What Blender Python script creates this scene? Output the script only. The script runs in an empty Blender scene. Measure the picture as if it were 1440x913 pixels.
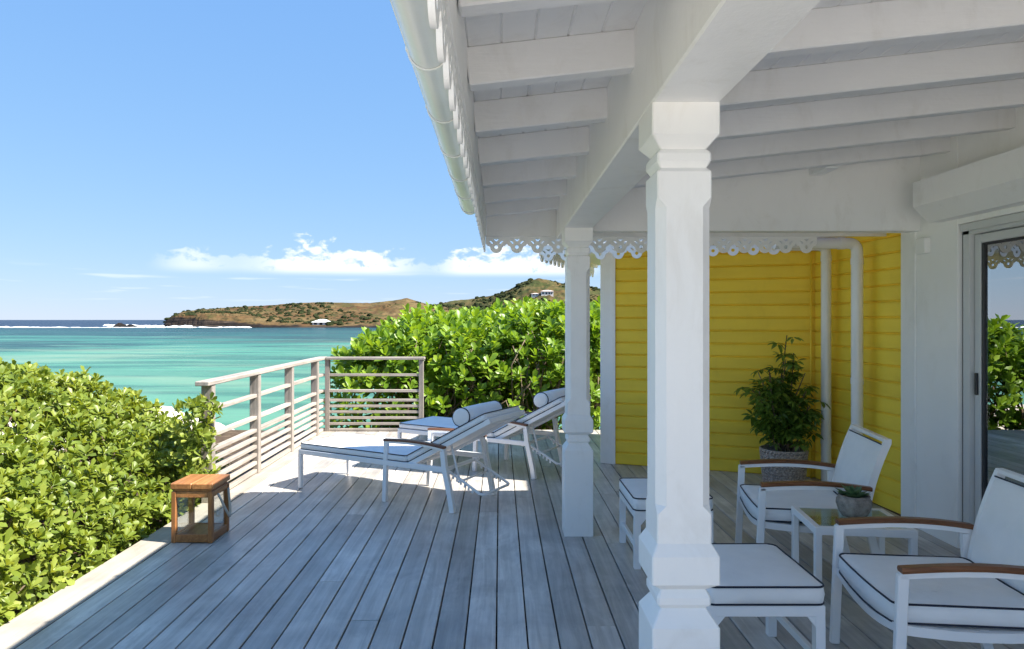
import bpy, math, random
import numpy as np
from mathutils import Vector, Matrix

random.seed(7)
RNG = np.random.default_rng(11)
SC = bpy.context.scene
COL = SC.collection
R = math.radians

# ------------------------------------------------------------------ camera
F = 960.0                      # focal length in photo pixels (1440 px wide)
cam_data = bpy.data.cameras.new('camera')
cam = bpy.data.objects.new('camera', cam_data)
COL.objects.link(cam)
cam.location = (0, 0, 1.5)
cam.rotation_euler = (R(90), 0, 0)
cam_data.sensor_width = 36.0
cam_data.lens = 24.0
cam_data.shift_x = (720 - 703) / 1440.0
cam_data.shift_y = -(456.5 - 450) / 1440.0
cam_data.clip_start = 0.05
cam_data.clip_end = 60000
SC.camera = cam

# ------------------------------------------------------------------ sun, sky, exposure
SUN = Vector((1.95, -0.50, 2.42)).normalized()
sun_data = bpy.data.lights.new('sun', 'SUN')
sun_data.energy = 2.05
sun_data.angle = R(0.5)
sun_data.color = (1.0, 0.94, 0.84)
sun = bpy.data.objects.new('sun', sun_data)
COL.objects.link(sun)
sun.rotation_euler = SUN.to_track_quat('Z', 'Y').to_euler()
sun.location = (8, -4, 12)

world = bpy.data.worlds.new('World')
SC.world = world
world.use_nodes = True


def build_world():
    nt = world.node_tree
    N, L = nt.nodes, nt.links
    N.clear()
    out = N.new('ShaderNodeOutputWorld')
    bg = N.new('ShaderNodeBackground')
    bg.inputs['Strength'].default_value = 0.102
    sky = N.new('ShaderNodeTexSky')
    sky.sky_type = 'NISHITA'
    sky.sun_disc = False
    sky.sun_elevation = math.asin(SUN.z)
    sky.sun_rotation = math.atan2(SUN.x, SUN.y)
    sky.air_density = 1.0
    sky.dust_density = 0.0
    sky.ozone_density = 2.5
    hs = N.new('ShaderNodeHueSaturation')
    hs.inputs['Saturation'].default_value = 1.0
    # soften the contrast between horizon and zenith, as the photograph's exposure does
    sep = N.new('ShaderNodeSeparateColor')
    comb = N.new('ShaderNodeCombineColor')
    L.new(sky.outputs[0], sep.inputs[0])
    for i, (g, k) in enumerate(((0.52, 0.345), (0.36, 0.60), (0.14, 1.24))):
        p = N.new('ShaderNodeMath')
        p.operation = 'POWER'
        L.new(sep.outputs[i], p.inputs[0])
        p.inputs[1].default_value = g
        q = N.new('ShaderNodeMath')
        q.operation = 'MULTIPLY'
        L.new(p.outputs[0], q.inputs[0])
        q.inputs[1].default_value = k
        L.new(q.outputs[0], comb.inputs[i])
    L.new(comb.outputs[0], hs.inputs['Color'])

    def math_n(op, a, b=None, c=None, clamp=False):
        m = N.new('ShaderNodeMath')
        m.operation = op
        m.use_clamp = clamp
        for i, v in enumerate((a, b, c)):
            if v is None:
                continue
            if isinstance(v, (int, float)):
                m.inputs[i].default_value = v
            else:
                L.new(v, m.inputs[i])
        return m.outputs[0]

    def smooth(v, a, b):
        m = N.new('ShaderNodeMapRange')
        m.interpolation_type = 'SMOOTHSTEP'
        L.new(v, m.inputs[0])
        m.inputs[1].default_value = a
        m.inputs[2].default_value = b
        return m.outputs[0]

    tc = N.new('ShaderNodeTexCoord')
    sp = N.new('ShaderNodeSeparateXYZ')
    L.new(tc.outputs['Generated'], sp.inputs[0])
    az = math_n('ARCTAN2', sp.outputs[0], sp.outputs[1])
    el = math_n('ARCSINE', sp.outputs[2])

    def noise(sx, sy, off, detail, rough, dist=0.0):
        cb = N.new('ShaderNodeCombineXYZ')
        L.new(math_n('MULTIPLY', az, sx), cb.inputs[0])
        L.new(math_n('MULTIPLY', el, sy), cb.inputs[1])
        cb.inputs[2].default_value = off
        n = N.new('ShaderNodeTexNoise')
        n.inputs['Scale'].default_value = 1.0
        n.inputs['Detail'].default_value = detail
        n.inputs['Roughness'].default_value = rough
        n.inputs['Distortion'].default_value = dist
        L.new(cb.outputs[0], n.inputs['Vector'])
        return n.outputs[0]
    # cumulus bank low over the horizon: flat base, heaped tops, gaps along the azimuth
    big = noise(4.2, 0.0, CLOUD_SEED, 1.0, 0.4)
    heap = noise(38.0, 62.0, 3.7, 5.0, 0.56, 0.3)
    top = math_n('ADD', 0.078, math_n('MULTIPLY', math_n('SUBTRACT', big, 0.5), 0.20))
    h = math_n('DIVIDE', math_n('SUBTRACT', el, 0.070), math_n('MAXIMUM', math_n('SUBTRACT', top, 0.055), 0.004))
    base = smooth(el, 0.060, 0.074)
    dens = math_n('SUBTRACT', math_n('MULTIPLY', heap, 1.75), math_n('ADD', math_n('MULTIPLY', h, 0.55), 0.32))
    gate = smooth(big, 0.44, 0.56)
    m1 = math_n('MULTIPLY', math_n('MULTIPLY', smooth(dens, 0.02, 0.34), base), gate)
    # thin grey-white streaks close to the horizon
    streak = noise(9.0, 130.0, 8.1, 3.0, 0.5)
    band = math_n('MULTIPLY', smooth(el, 0.018, 0.035), math_n('SUBTRACT', 1.0, smooth(el, 0.05, 0.075)))
    m2 = math_n('MULTIPLY', math_n('MULTIPLY', smooth(streak, 0.57, 0.74), band), 0.4)
    mask = math_n('MINIMUM', math_n('ADD', math_n('MULTIPLY', m1, 0.92), m2), 1.0)
    mix = N.new('ShaderNodeMix')
    mix.data_type = 'RGBA'
    L.new(mask, mix.inputs['Factor'])
    L.new(hs.outputs[0], mix.inputs[6])
    mix.inputs[7].default_value = (1.85, 1.92, 2.0, 1)
    L.new(mix.outputs[2], bg.inputs['Color'])
    L.new(bg.outputs[0], out.inputs[0])


CLOUD_SEED = 3.3
build_world()
SC.view_settings.view_transform = 'Standard'
SC.view_settings.look = 'None'
SC.view_settings.exposure = 2.65
SC.view_settings.gamma = 1.0
SC.view_settings.use_curve_mapping = False
SC.render.engine = 'CYCLES'
SC.cycles.use_denoising = True
SC.cycles.max_bounces = 10
SC.cycles.diffuse_bounces = 8
SC.cycles.transparent_max_bounces = 12


# ------------------------------------------------------------------ materials
MATS = {}


class Mat:
    """small wrapper round a node material"""

    def __init__(self, name):
        self.m = bpy.data.materials.new(name)
        self.m.use_nodes = True
        self.nt = self.m.node_tree
        self.N, self.L = self.nt.nodes, self.nt.links
        self.b = self.N['Principled BSDF']
        self.out = self.N['Material Output']
        MATS[name] = self.m

    def node(self, t, **kw):
        n = self.N.new(t)
        for k, v in kw.items():
            setattr(n, k, v)
        return n

    def set(self, **kw):
        for k, v in kw.items():
            self.b.inputs[k.replace('_', ' ')].default_value = v
        return self

    def coords(self, kind='Object', scale=(1, 1, 1), rot=(0, 0, 0)):
        if kind == 'Position':
            src = self.node('ShaderNodeNewGeometry').outputs['Position']
        else:
            src = self.node('ShaderNodeTexCoord').outputs[kind]
        mp = self.node('ShaderNodeMapping')
        mp.inputs['Scale'].default_value = scale
        mp.inputs['Rotation'].default_value = rot
        self.L.new(src, mp.inputs[0])
        return mp

    def noise(self, vec, scale, detail=4, rough=0.55, dist=0.0):
        n = self.node('ShaderNodeTexNoise')
        n.inputs['Scale'].default_value = scale
        n.inputs['Detail'].default_value = detail
        n.inputs['Roughness'].default_value = rough
        n.inputs['Distortion'].default_value = dist
        self.L.new(vec, n.inputs['Vector'])
        return n.outputs[0]

    def ramp(self, fac, stops):
        r = self.node('ShaderNodeValToRGB')
        e = r.color_ramp.elements
        while len(e) < len(stops):
            e.new(0.5)
        for i, (p, c) in enumerate(stops):
            e[i].position = p
            e[i].color = tuple(c) + (1,) if len(c) == 3 else c
        self.L.new(fac, r.inputs[0])
        return r.outputs[0]

    def mix(self, fac, a, b, mode='MIX'):
        m = self.node('ShaderNodeMix', data_type='RGBA', blend_type=mode)
        for sock, v in ((m.inputs['Factor'], fac), (m.inputs[6], a), (m.inputs[7], b)):
            if isinstance(v, (int, float)):
                sock.default_value = v
            elif isinstance(v, tuple):
                sock.default_value = v + (1,) if len(v) == 3 else v
            else:
                self.L.new(v, sock)
        return m.outputs[2]

    def math(self, op, a, b=None, clamp=False):
        m = self.node('ShaderNodeMath', operation=op, use_clamp=clamp)
        for i, v in enumerate((a, b)):
            if v is None:
                continue
            if isinstance(v, (int, float)):
                m.inputs[i].default_value = v
            else:
                self.L.new(v, m.inputs[i])
        return m.outputs[0]

    def smooth(self, v, a, b):
        m = self.node('ShaderNodeMapRange', interpolation_type='SMOOTHSTEP')
        self.L.new(v, m.inputs[0])
        m.inputs[1].default_value = a
        m.inputs[2].default_value = b
        return m.outputs[0]

    def color(self, sock):
        self.L.new(sock, self.b.inputs['Base Color'])

    def bump(self, h, strength=0.2, dist=0.01):
        bp = self.node('ShaderNodeBump')
        bp.inputs['Strength'].default_value = strength
        bp.inputs['Distance'].default_value = dist
        self.L.new(h, bp.inputs['Height'])
        self.L.new(bp.outputs[0], self.b.inputs['Normal'])


def painted(name, col, rough=0.5, var=0.06, grain=(1, 1, 1), bump=0.12, grime=0.0, brush=None):
    m = Mat(name)
    v = m.coords('Position', grain)
    n1 = m.noise(v.outputs[0], 1.3, 4)
    n2 = m.noise(v.outputs[0], 45, 3)
    lo = tuple(c * (1 - var) for c in col)
    hi = tuple(min(1, c * (1 + var * 0.5)) for c in col)
    c = m.ramp(n1, [(0.3, lo), (0.7, hi)])
    h = n2
    if grime:
        # uneven weather stains and scuffs
        g1 = m.noise(m.coords('Position', (1, 1, 0.5)).outputs[0], 5.5, 8, 0.68, 0.6)
        g2 = m.noise(m.coords('Position').outputs[0], 70, 4, 0.7)
        k = m.math('MULTIPLY', m.smooth(g1, 0.50, 0.72), grime)
        c = m.mix(k, c, tuple(a * b for a, b in zip(col, (0.74, 0.71, 0.66))))
        k = m.math('MULTIPLY', m.smooth(g2, 0.70, 0.78), grime)
        c = m.mix(k, c, tuple(a * 0.62 for a in col))
    if brush:
        h = m.math('ADD', n2, m.math('MULTIPLY', m.noise(m.coords('Position', brush).outputs[0], 1.0, 5, 0.65), 1.6))
        rn_ = m.noise(m.coords('Position').outputs[0], 9, 4)
        m.L.new(m.math('ADD', rough - 0.12, m.math('MULTIPLY', rn_, 0.24)), m.b.inputs['Roughness'])
    m.color(c)
    m.set(Roughness=rough)
    m.bump(h, bump, 0.004)
    return m.m


def wood(name, dark, mid, light, axis='Y', scale=1.0, rough=0.6, bump=0.25, obj_var=0.25, coords='Position', extra=None):
    m = Mat(name)
    s = {'X': (0.6, 14, 14), 'Y': (14, 0.6, 14), 'Z': (14, 14, 0.6)}[axis]
    s = tuple(a * scale for a in s)
    v = m.coords(coords, s)
    oi = m.node('ShaderNodeObjectInfo')
    add = m.node('ShaderNodeVectorMath', operation='ADD')
    sc = m.node('ShaderNodeVectorMath', operation='SCALE')
    comb = m.node('ShaderNodeCombineXYZ')
    for i in range(3):
        m.L.new(oi.outputs['Random'], comb.inputs[i])
    m.L.new(comb.outputs[0], sc.inputs[0])
    sc.inputs['Scale'].default_value = 37.0
    m.L.new(v.outputs[0], add.inputs[0])
    m.L.new(sc.outputs[0], add.inputs[1])
    g = m.noise(add.outputs[0], 1.6, 7, 0.62, 0.9)
    g2 = m.noise(add.outputs[0], 9.0, 4, 0.7, 0.3)
    blotch = m.noise(m.coords(coords, (1, 1, 1)).outputs[0], 2.6, 5, 0.6, 0.5)
    c = m.ramp(g, [(0.27, dark), (0.5, mid), (0.74, light)])
    c = m.mix(m.math('MULTIPLY', m.smooth(g2, 0.35, 0.75), 0.35), c, mid, 'MIX')
    if extra:
        e1 = m.noise(m.coords(coords, (3.0, 0.9, 1)).outputs[0], 1.7, 7, 0.66, 1.0)
        c = m.mix(m.math('MULTIPLY', m.smooth(e1, 0.50, 0.66), extra), c, light)
        c = m.mix(m.math('MULTIPLY', m.math('SUBTRACT', 1.0, m.smooth(e1, 0.34, 0.44)), extra * 0.6), c, dark)
    bl = m.ramp(blotch, [(0.3, (0.74, 0.74, 0.75)), (0.7, (1.14, 1.14, 1.12))])
    c = m.mix(1.0, c, bl, 'MULTIPLY')
    ov = m.ramp(oi.outputs['Random'], [(0.0, (1 - obj_var,) * 3), (0.5, (1, 0.985, 0.97)), (1.0, (1 + obj_var,) * 3)])
    c = m.mix(1.0, c, ov, 'MULTIPLY')
    m.color(c)
    m.set(Roughness=rough)
    h = m.math('ADD', g, m.math('MULTIPLY', g2, 0.5))
    m.bump(h, bump, 0.004)
    return m.m


painted('white_paint', (0.89, 0.885, 0.87), 0.48, 0.05, bump=0.22, grime=0.30, brush=(60, 60, 5))
painted('ceiling_paint', (0.78, 0.78, 0.78), 0.52, 0.06, bump=0.25, grime=0.30, brush=(5, 60, 60))
painted('wall_white', (0.90, 0.895, 0.88), 0.6, 0.05, grime=0.2, brush=(30, 30, 6))
painted('yellow_paint', (0.96, 0.69, 0.055), 0.6, 0.12, (0.6, 0.6, 3), 0.25, 0.22, (6, 6, 80))
painted('gutter_white', (0.82, 0.82, 0.80), 0.25, 0.10)
painted('aluminium', (0.62, 0.63, 0.63), 0.35, 0.05)
painted('dark_seal_and_gap', (0.03, 0.03, 0.035), 0.5, 0.1)
painted('frame_white', (0.86, 0.86, 0.87), 0.28, 0.04)
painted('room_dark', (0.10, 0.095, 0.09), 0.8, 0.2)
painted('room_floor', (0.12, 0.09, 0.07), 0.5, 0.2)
painted('rope', (0.55, 0.52, 0.46), 0.8, 0.3)
painted('roof_sheet', (0.55, 0.20, 0.14), 0.6, 0.2)
wood('deck_wood', (0.33, 0.305, 0.28), (0.49, 0.46, 0.43), (0.66, 0.625, 0.59), 'Y', 1.0, 0.36, 0.3, 0.24, extra=0.6)
wood('edge_wood', (0.30, 0.27, 0.235), (0.38, 0.345, 0.30), (0.46, 0.42, 0.37), 'Y', 1.0, 0.7, 0.3, 0.06)
wood('rail_wood', (0.26, 0.225, 0.195), (0.40, 0.355, 0.315), (0.54, 0.49, 0.44), 'Y', 1.4, 0.75, 0.4, 0.12)
wood('rail_wood_cross', (0.26, 0.225, 0.195), (0.40, 0.355, 0.315), (0.54, 0.49, 0.44), 'X', 1.4, 0.75, 0.4, 0.12)
wood('post_wood', (0.17, 0.15, 0.135), (0.32, 0.285, 0.255), (0.45, 0.41, 0.37), 'Z', 1.5, 0.8, 0.5, 0.12)
wood('lantern_wood', (0.20, 0.075, 0.024), (0.36, 0.150, 0.050), (0.50, 0.245, 0.095), 'Z', 1.6, 0.42, 0.2, 0.12)
wood('lantern_wood_flat', (0.20, 0.075, 0.024), (0.37, 0.155, 0.052), (0.51, 0.25, 0.095), 'Y', 1.6, 0.42, 0.2, 0.12)
wood('arm_wood', (0.10, 0.036, 0.014), (0.19, 0.072, 0.028), (0.29, 0.125, 0.052), 'X', 1.5, 0.35, 0.15, 0.08, 'Object')
wood('twig', (0.10, 0.07, 0.045), (0.20, 0.15, 0.10), (0.30, 0.24, 0.17), 'Z', 1.0, 0.85, 0.4, 0.1)


def fabric(name, col, scale=420, rough=0.9):
    m = Mat(name)
    v = m.coords('Object')
    w1 = m.node('ShaderNodeTexWave', bands_direction='X')
    w2 = m.node('ShaderNodeTexWave', bands_direction='Y')
    for w in (w1, w2):
        w.inputs['Scale'].default_value = scale / 6.28
        m.L.new(v.outputs[0], w.inputs[0])
    h = m.math('ADD', w1.outputs['Fac'], w2.outputs['Fac'])
    n = m.noise(v.outputs[0], 7, 4)
    c = m.ramp(n, [(0.3, tuple(x * 0.93 for x in col)), (0.7, col)])
    m.color(c)
    m.set(Roughness=rough, Sheen_Weight=0.15)
    w3 = m.noise(v.outputs[0], 13, 3, 0.5, 1.2)
    hh = m.math('ADD', m.math('MULTIPLY', h, 0.08), m.math('ADD', m.math('MULTIPLY', n, 2.2), w3))
    m.bump(hh, 0.30, 0.010)
    return m.m


fabric('cushion_cloth', (0.86, 0.86, 0.86))
fabric('sling_cloth', (0.88, 0.88, 0.88), 600, 0.7)
fabric('piping_cloth', (0.012, 0.016, 0.035))


def glass(name, tint, refl, gain=1.6, rough=0.0):
    m = Mat(name)
    m.N.remove(m.b)
    tr = m.node('ShaderNodeBsdfTransparent')
    tr.inputs[0].default_value = tint + (1,)
    gl = m.node('ShaderNodeBsdfGlossy')
    gl.inputs['Roughness'].default_value = rough
    gl.inputs['Color'].default_value = (1, 1, 1, 1)
    fr = m.node('ShaderNodeFresnel')
    fr.inputs['IOR'].default_value = 1.5
    f = m.math('ADD', m.math('MULTIPLY', fr.outputs[0], gain), refl, True)
    mx = m.node('ShaderNodeMixShader')
    m.L.new(f, mx.inputs[0])
    m.L.new(tr.outputs[0], mx.inputs[1])
    m.L.new(gl.outputs[0], mx.inputs[2])
    m.L.new(mx.outputs[0], m.out.inputs['Surface'])
    return m.m


glass('door_glass', (0.55, 0.60, 0.62), 0.34)
glass('lantern_glass', (0.96, 0.975, 0.97), 0.0, 0.55)
glass('table_glass', (0.74, 0.90, 0.87), 0.0, 0.8)


def leaf_mat(name, c0, c1, c2, trans=0.35, rough=0.35, spec=0.5):
    m = Mat(name)
    at = m.node('ShaderNodeAttribute', attribute_name='rnd')
    c = m.ramp(at.outputs['Fac'], [(0.0, c0), (0.55, c1), (1.0, c2)])
    m.color(c)
    m.set(Roughness=rough)
    m.b.inputs['Specular IOR Level'].default_value = spec
    tr = m.node('ShaderNodeBsdfTranslucent')
    tc = m.mix(1.0, c, (1.5, 1.35, 0.55), 'MULTIPLY')
    m.L.new(tc, tr.inputs['Color'])
    mx = m.node('ShaderNodeMixShader')
    mx.inputs[0].default_value = trans
    m.L.new(m.b.outputs[0], mx.inputs[1])
    m.L.new(tr.outputs[0], mx.inputs[2])
    m.L.new(mx.outputs[0], m.out.inputs['Surface'])
    return m.m


leaf_mat('hedge_leaf', (0.070, 0.125, 0.018), (0.205, 0.270, 0.036), (0.38, 0.42, 0.085), 0.34, 0.42)
leaf_mat('bush_leaf', (0.075, 0.165, 0.015), (0.190, 0.320, 0.026), (0.33, 0.45, 0.055), 0.42, 0.40)
leaf_mat('pot_leaf', (0.06, 0.115, 0.018), (0.125, 0.210, 0.030), (0.21, 0.31, 0.05), 0.28, 0.33)
leaf_mat('succulent_leaf', (0.06, 0.13, 0.055), (0.10, 0.19, 0.085), (0.16, 0.25, 0.12), 0.08, 0.45)


def mat_basket():
    m = Mat('basket_weave')
    v = m.coords('Object')
    vo = m.node('ShaderNodeTexVoronoi')
    vo.inputs['Scale'].default_value = 60
    m.L.new(v.outputs[0], vo.inputs['Vector'])
    c = m.ramp(vo.outputs['Distance'], [(0.1, (0.58, 0.50, 0.44)), (0.7, (0.30, 0.25, 0.22))])
    m.color(c)
    m.set(Roughness=0.85)
    return m.m


def mat_stone():
    m = Mat('pot_stone')
    v = m.coords('Object')
    n = m.noise(v.outputs[0], 28, 6, 0.65)
    n2 = m.noise(v.outputs[0], 160, 3)
    c = m.ramp(n, [(0.3, (0.15, 0.135, 0.12)), (0.5, (0.30, 0.27, 0.24)), (0.75, (0.42, 0.39, 0.35))])
    m.color(c)
    m.set(Roughness=0.9)
    m.bump(m.math('ADD', n, n2), 0.6, 0.01)
    return m.m


def mat_sea():
    m = Mat('sea_water')
    g = m.node('ShaderNodeNewGeometry')
    sp = m.node('ShaderNodeSeparateXYZ')
    m.L.new(g.outputs['Position'], sp.inputs[0])
    Y, X = sp.outputs[1], sp.outputs[0]
    warp = m.noise(m.coords('Position', (0.012, 0.03, 1)).outputs[0], 1.0, 4, 0.55)
    d = m.math('ADD', Y, m.math('MULTIPLY', m.math('SUBTRACT', warp, 0.5), 150.0))
    t = m.math('DIVIDE', d, 400.0)
    depth = m.ramp(t, [(0.05, (0.105, 0.245, 0.170)), (0.14, (0.075, 0.230, 0.155)), (0.25, (0.042, 0.185, 0.130)),
                       (0.40, (0.014, 0.105, 0.084)), (0.60, (0.006, 0.050, 0.052)), (0.83, (0.004, 0.034, 0.046))])
    # reef and weed patches
    p1 = m.noise(m.coords('Position', (0.018, 0.075, 1)).outputs[0], 1.0, 6, 0.6, 0.6)
    p2 = m.noise(m.coords('Position', (0.05, 0.30, 1)).outputs[0], 1.0, 4, 0.6, 0.4)
    patch = m.math('MULTIPLY', m.smooth(p1, 0.45, 0.56), m.smooth(t, 0.08, 0.24))
    c = m.mix(m.math('MULTIPLY', patch, 0.85), depth, (0.004, 0.026, 0.032))
    c = m.mix(m.math('MULTIPLY', m.smooth(p2, 0.47, 0.66), 0.55), c, (0.010, 0.070, 0.062))
    sand = m.noise(m.coords('Position', (0.03, 0.09, 1)).outputs[0], 1.0, 4, 0.6, 0.5)
    sandm = m.math('MULTIPLY', m.smooth(sand, 0.48, 0.66), m.math('SUBTRACT', 1.0, m.smooth(t, 0.16, 0.42)))
    c = m.mix(m.math('MULTIPLY', sandm, 0.6), c, (0.20, 0.285, 0.19))
    # beyond the reef: deep water
    ew = m.noise(m.coords('Position', (0.02, 0.0, 1)).outputs[0], 1.0, 2)
    edge = m.math('ADD', Y, m.math('MULTIPLY', m.math('SUBTRACT', ew, 0.5), 40.0))
    deep = m.smooth(edge, 332, 352)
    dn = m.noise(m.coords('Position', (0.01, 0.02, 1)).outputs[0], 1.0, 4)
    dc = m.ramp(dn, [(0.3, (0.0012, 0.005, 0.024)), (0.7, (0.0018, 0.009, 0.036))])
    c = m.mix(deep, c, dc)
    m.color(c)
    m.set(Roughness=0.25)
    m.b.inputs['Specular IOR Level'].default_value = 0.03
    m.b.inputs['IOR'].default_value = 1.33
    w = m.noise(m.coords('Position', (0.5, 1.6, 1)).outputs[0], 1.0, 5, 0.6)
    m.bump(w, 0.5, 0.25)
    return m.m


def mat_hill(name, kind):
    m = Mat(name)
    k = 1.0
    v = m.coords('Position', (1, 1, 1)).outputs[0]
    n1 = m.noise(v, 0.045, 6, 0.6)
    n2 = m.noise(v, 0.35, 5, 0.65)
    n3 = m.noise(v, 0.11, 5, 0.6, 0.5)
    if kind == 'head':
        c = m.ramp(n1, [(0.30, (0.085, 0.040, 0.020)), (0.48, (0.115, 0.072, 0.032)), (0.68, (0.165, 0.120, 0.055))])
        c = m.mix(m.math('MULTIPLY', m.smooth(n3, 0.52, 0.64), 0.7), c, (0.055, 0.060, 0.020))
    else:
        c = m.ramp(n1, [(0.30, (0.085, 0.050, 0.024)), (0.5, (0.105, 0.078, 0.032)), (0.7, (0.075, 0.085, 0.030))])
        c = m.mix(m.math('MULTIPLY', m.smooth(n3, 0.45, 0.60), 0.8), c, (0.042, 0.058, 0.018))
    c = m.mix(m.math('MULTIPLY', m.smooth(n2, 0.50, 0.64), 0.75), c, (0.030, 0.030, 0.015))
    if kind == 'head':
        g = m.node('ShaderNodeNewGeometry')
        sp = m.node('ShaderNodeSeparateXYZ')
        m.L.new(g.outputs['Position'], sp.inputs[0])
        st = m.noise(m.coords('Position', (0.05, 0.05, 1.6)).outputs[0], 1.0, 6, 0.7, 0.6)
        rock = m.ramp(st, [(0.40, (0.010, 0.009, 0.009)), (0.54, (0.035, 0.026, 0.021)), (0.70, (0.12, 0.09, 0.07))])
        sn = m.node('ShaderNodeSeparateXYZ')
        m.L.new(g.outputs['Normal'], sn.inputs[0])
        steep = m.math('SUBTRACT', 1.0, m.smooth(sn.outputs[2], 0.45, 0.70))
        # bare rock up to a line that falls from the tip towards the bay
        top = m.math('ADD', -1.3, m.math('MULTIPLY', m.smooth(m.math('MULTIPLY', sp.outputs[0], -1.0), 95.0, 170.0), 4.2))
        top = m.math('ADD', top, m.math('MULTIPLY', m.math('SUBTRACT', n3, 0.5), 4.0))
        low = m.math('SUBTRACT', 1.0, m.smooth(m.math('SUBTRACT', sp.outputs[2], top), -0.4, 0.4))
        c = m.mix(m.math('MAXIMUM', steep, low), c, rock)
    m.color(c)
    m.set(Roughness=0.95)
    m.b.inputs['Specular IOR Level'].default_value = 0.1
    m.bump(m.math('ADD', n2, n3), 0.6, 1.2)
    return m.m


def mat_simple(name, stops, scale, rough=0.95, bump=0.4, dist=0.02):
    m = Mat(name)
    n = m.noise(m.coords('Position').outputs[0], scale, 7, 0.62)
    m.color(m.ramp(n, stops))
    m.set(Roughness=rough)
    m.b.inputs['Specular IOR Level'].default_value = 0.15
    m.bump(n, bump, dist)
    return m.m


mat_basket()
mat_stone()
mat_sea()
mat_hill('headland_ground', 'head')
mat_hill('hill_ground', 'hill')
mat_simple('soil', [(0.3, (0.045, 0.03, 0.02)), (0.55, (0.10, 0.07, 0.045)), (0.75, (0.20, 0.15, 0.10))], 9)
mat_simple('sand', [(0.3, (0.55, 0.48, 0.38)), (0.7, (0.72, 0.65, 0.54))], 3)
mat_simple('foam', [(0.3, (0.75, 0.80, 0.82)), (0.6, (0.92, 0.94, 0.95))], 0.6)
mat_simple('scrub_green', [(0.3, (0.012, 0.017, 0.006)), (0.6, (0.030, 0.038, 0.012)), (0.8, (0.055, 0.060, 0.020))], 0.5, 0.95, 0.8, 1.0)
mat_simple('sea_rock', [(0.3, (0.006, 0.0055, 0.005)), (0.7, (0.028, 0.023, 0.020))], 0.5)
mat_simple('house_wall', [(0.3, (0.70, 0.62, 0.58)), (0.7, (0.80, 0.74, 0.70))], 0.4)
mat_simple('house_roof', [(0.3, (0.72, 0.72, 0.70)), (0.7, (0.82, 0.82, 0.80))], 0.4)
mat_simple('pink_roof', [(0.3, (0.60, 0.48, 0.46)), (0.7, (0.70, 0.60, 0.57))], 0.4)
mat_simple('house_dark', [(0.3, (0.03, 0.03, 0.035)), (0.7, (0.06, 0.06, 0.07))], 0.4)


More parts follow.
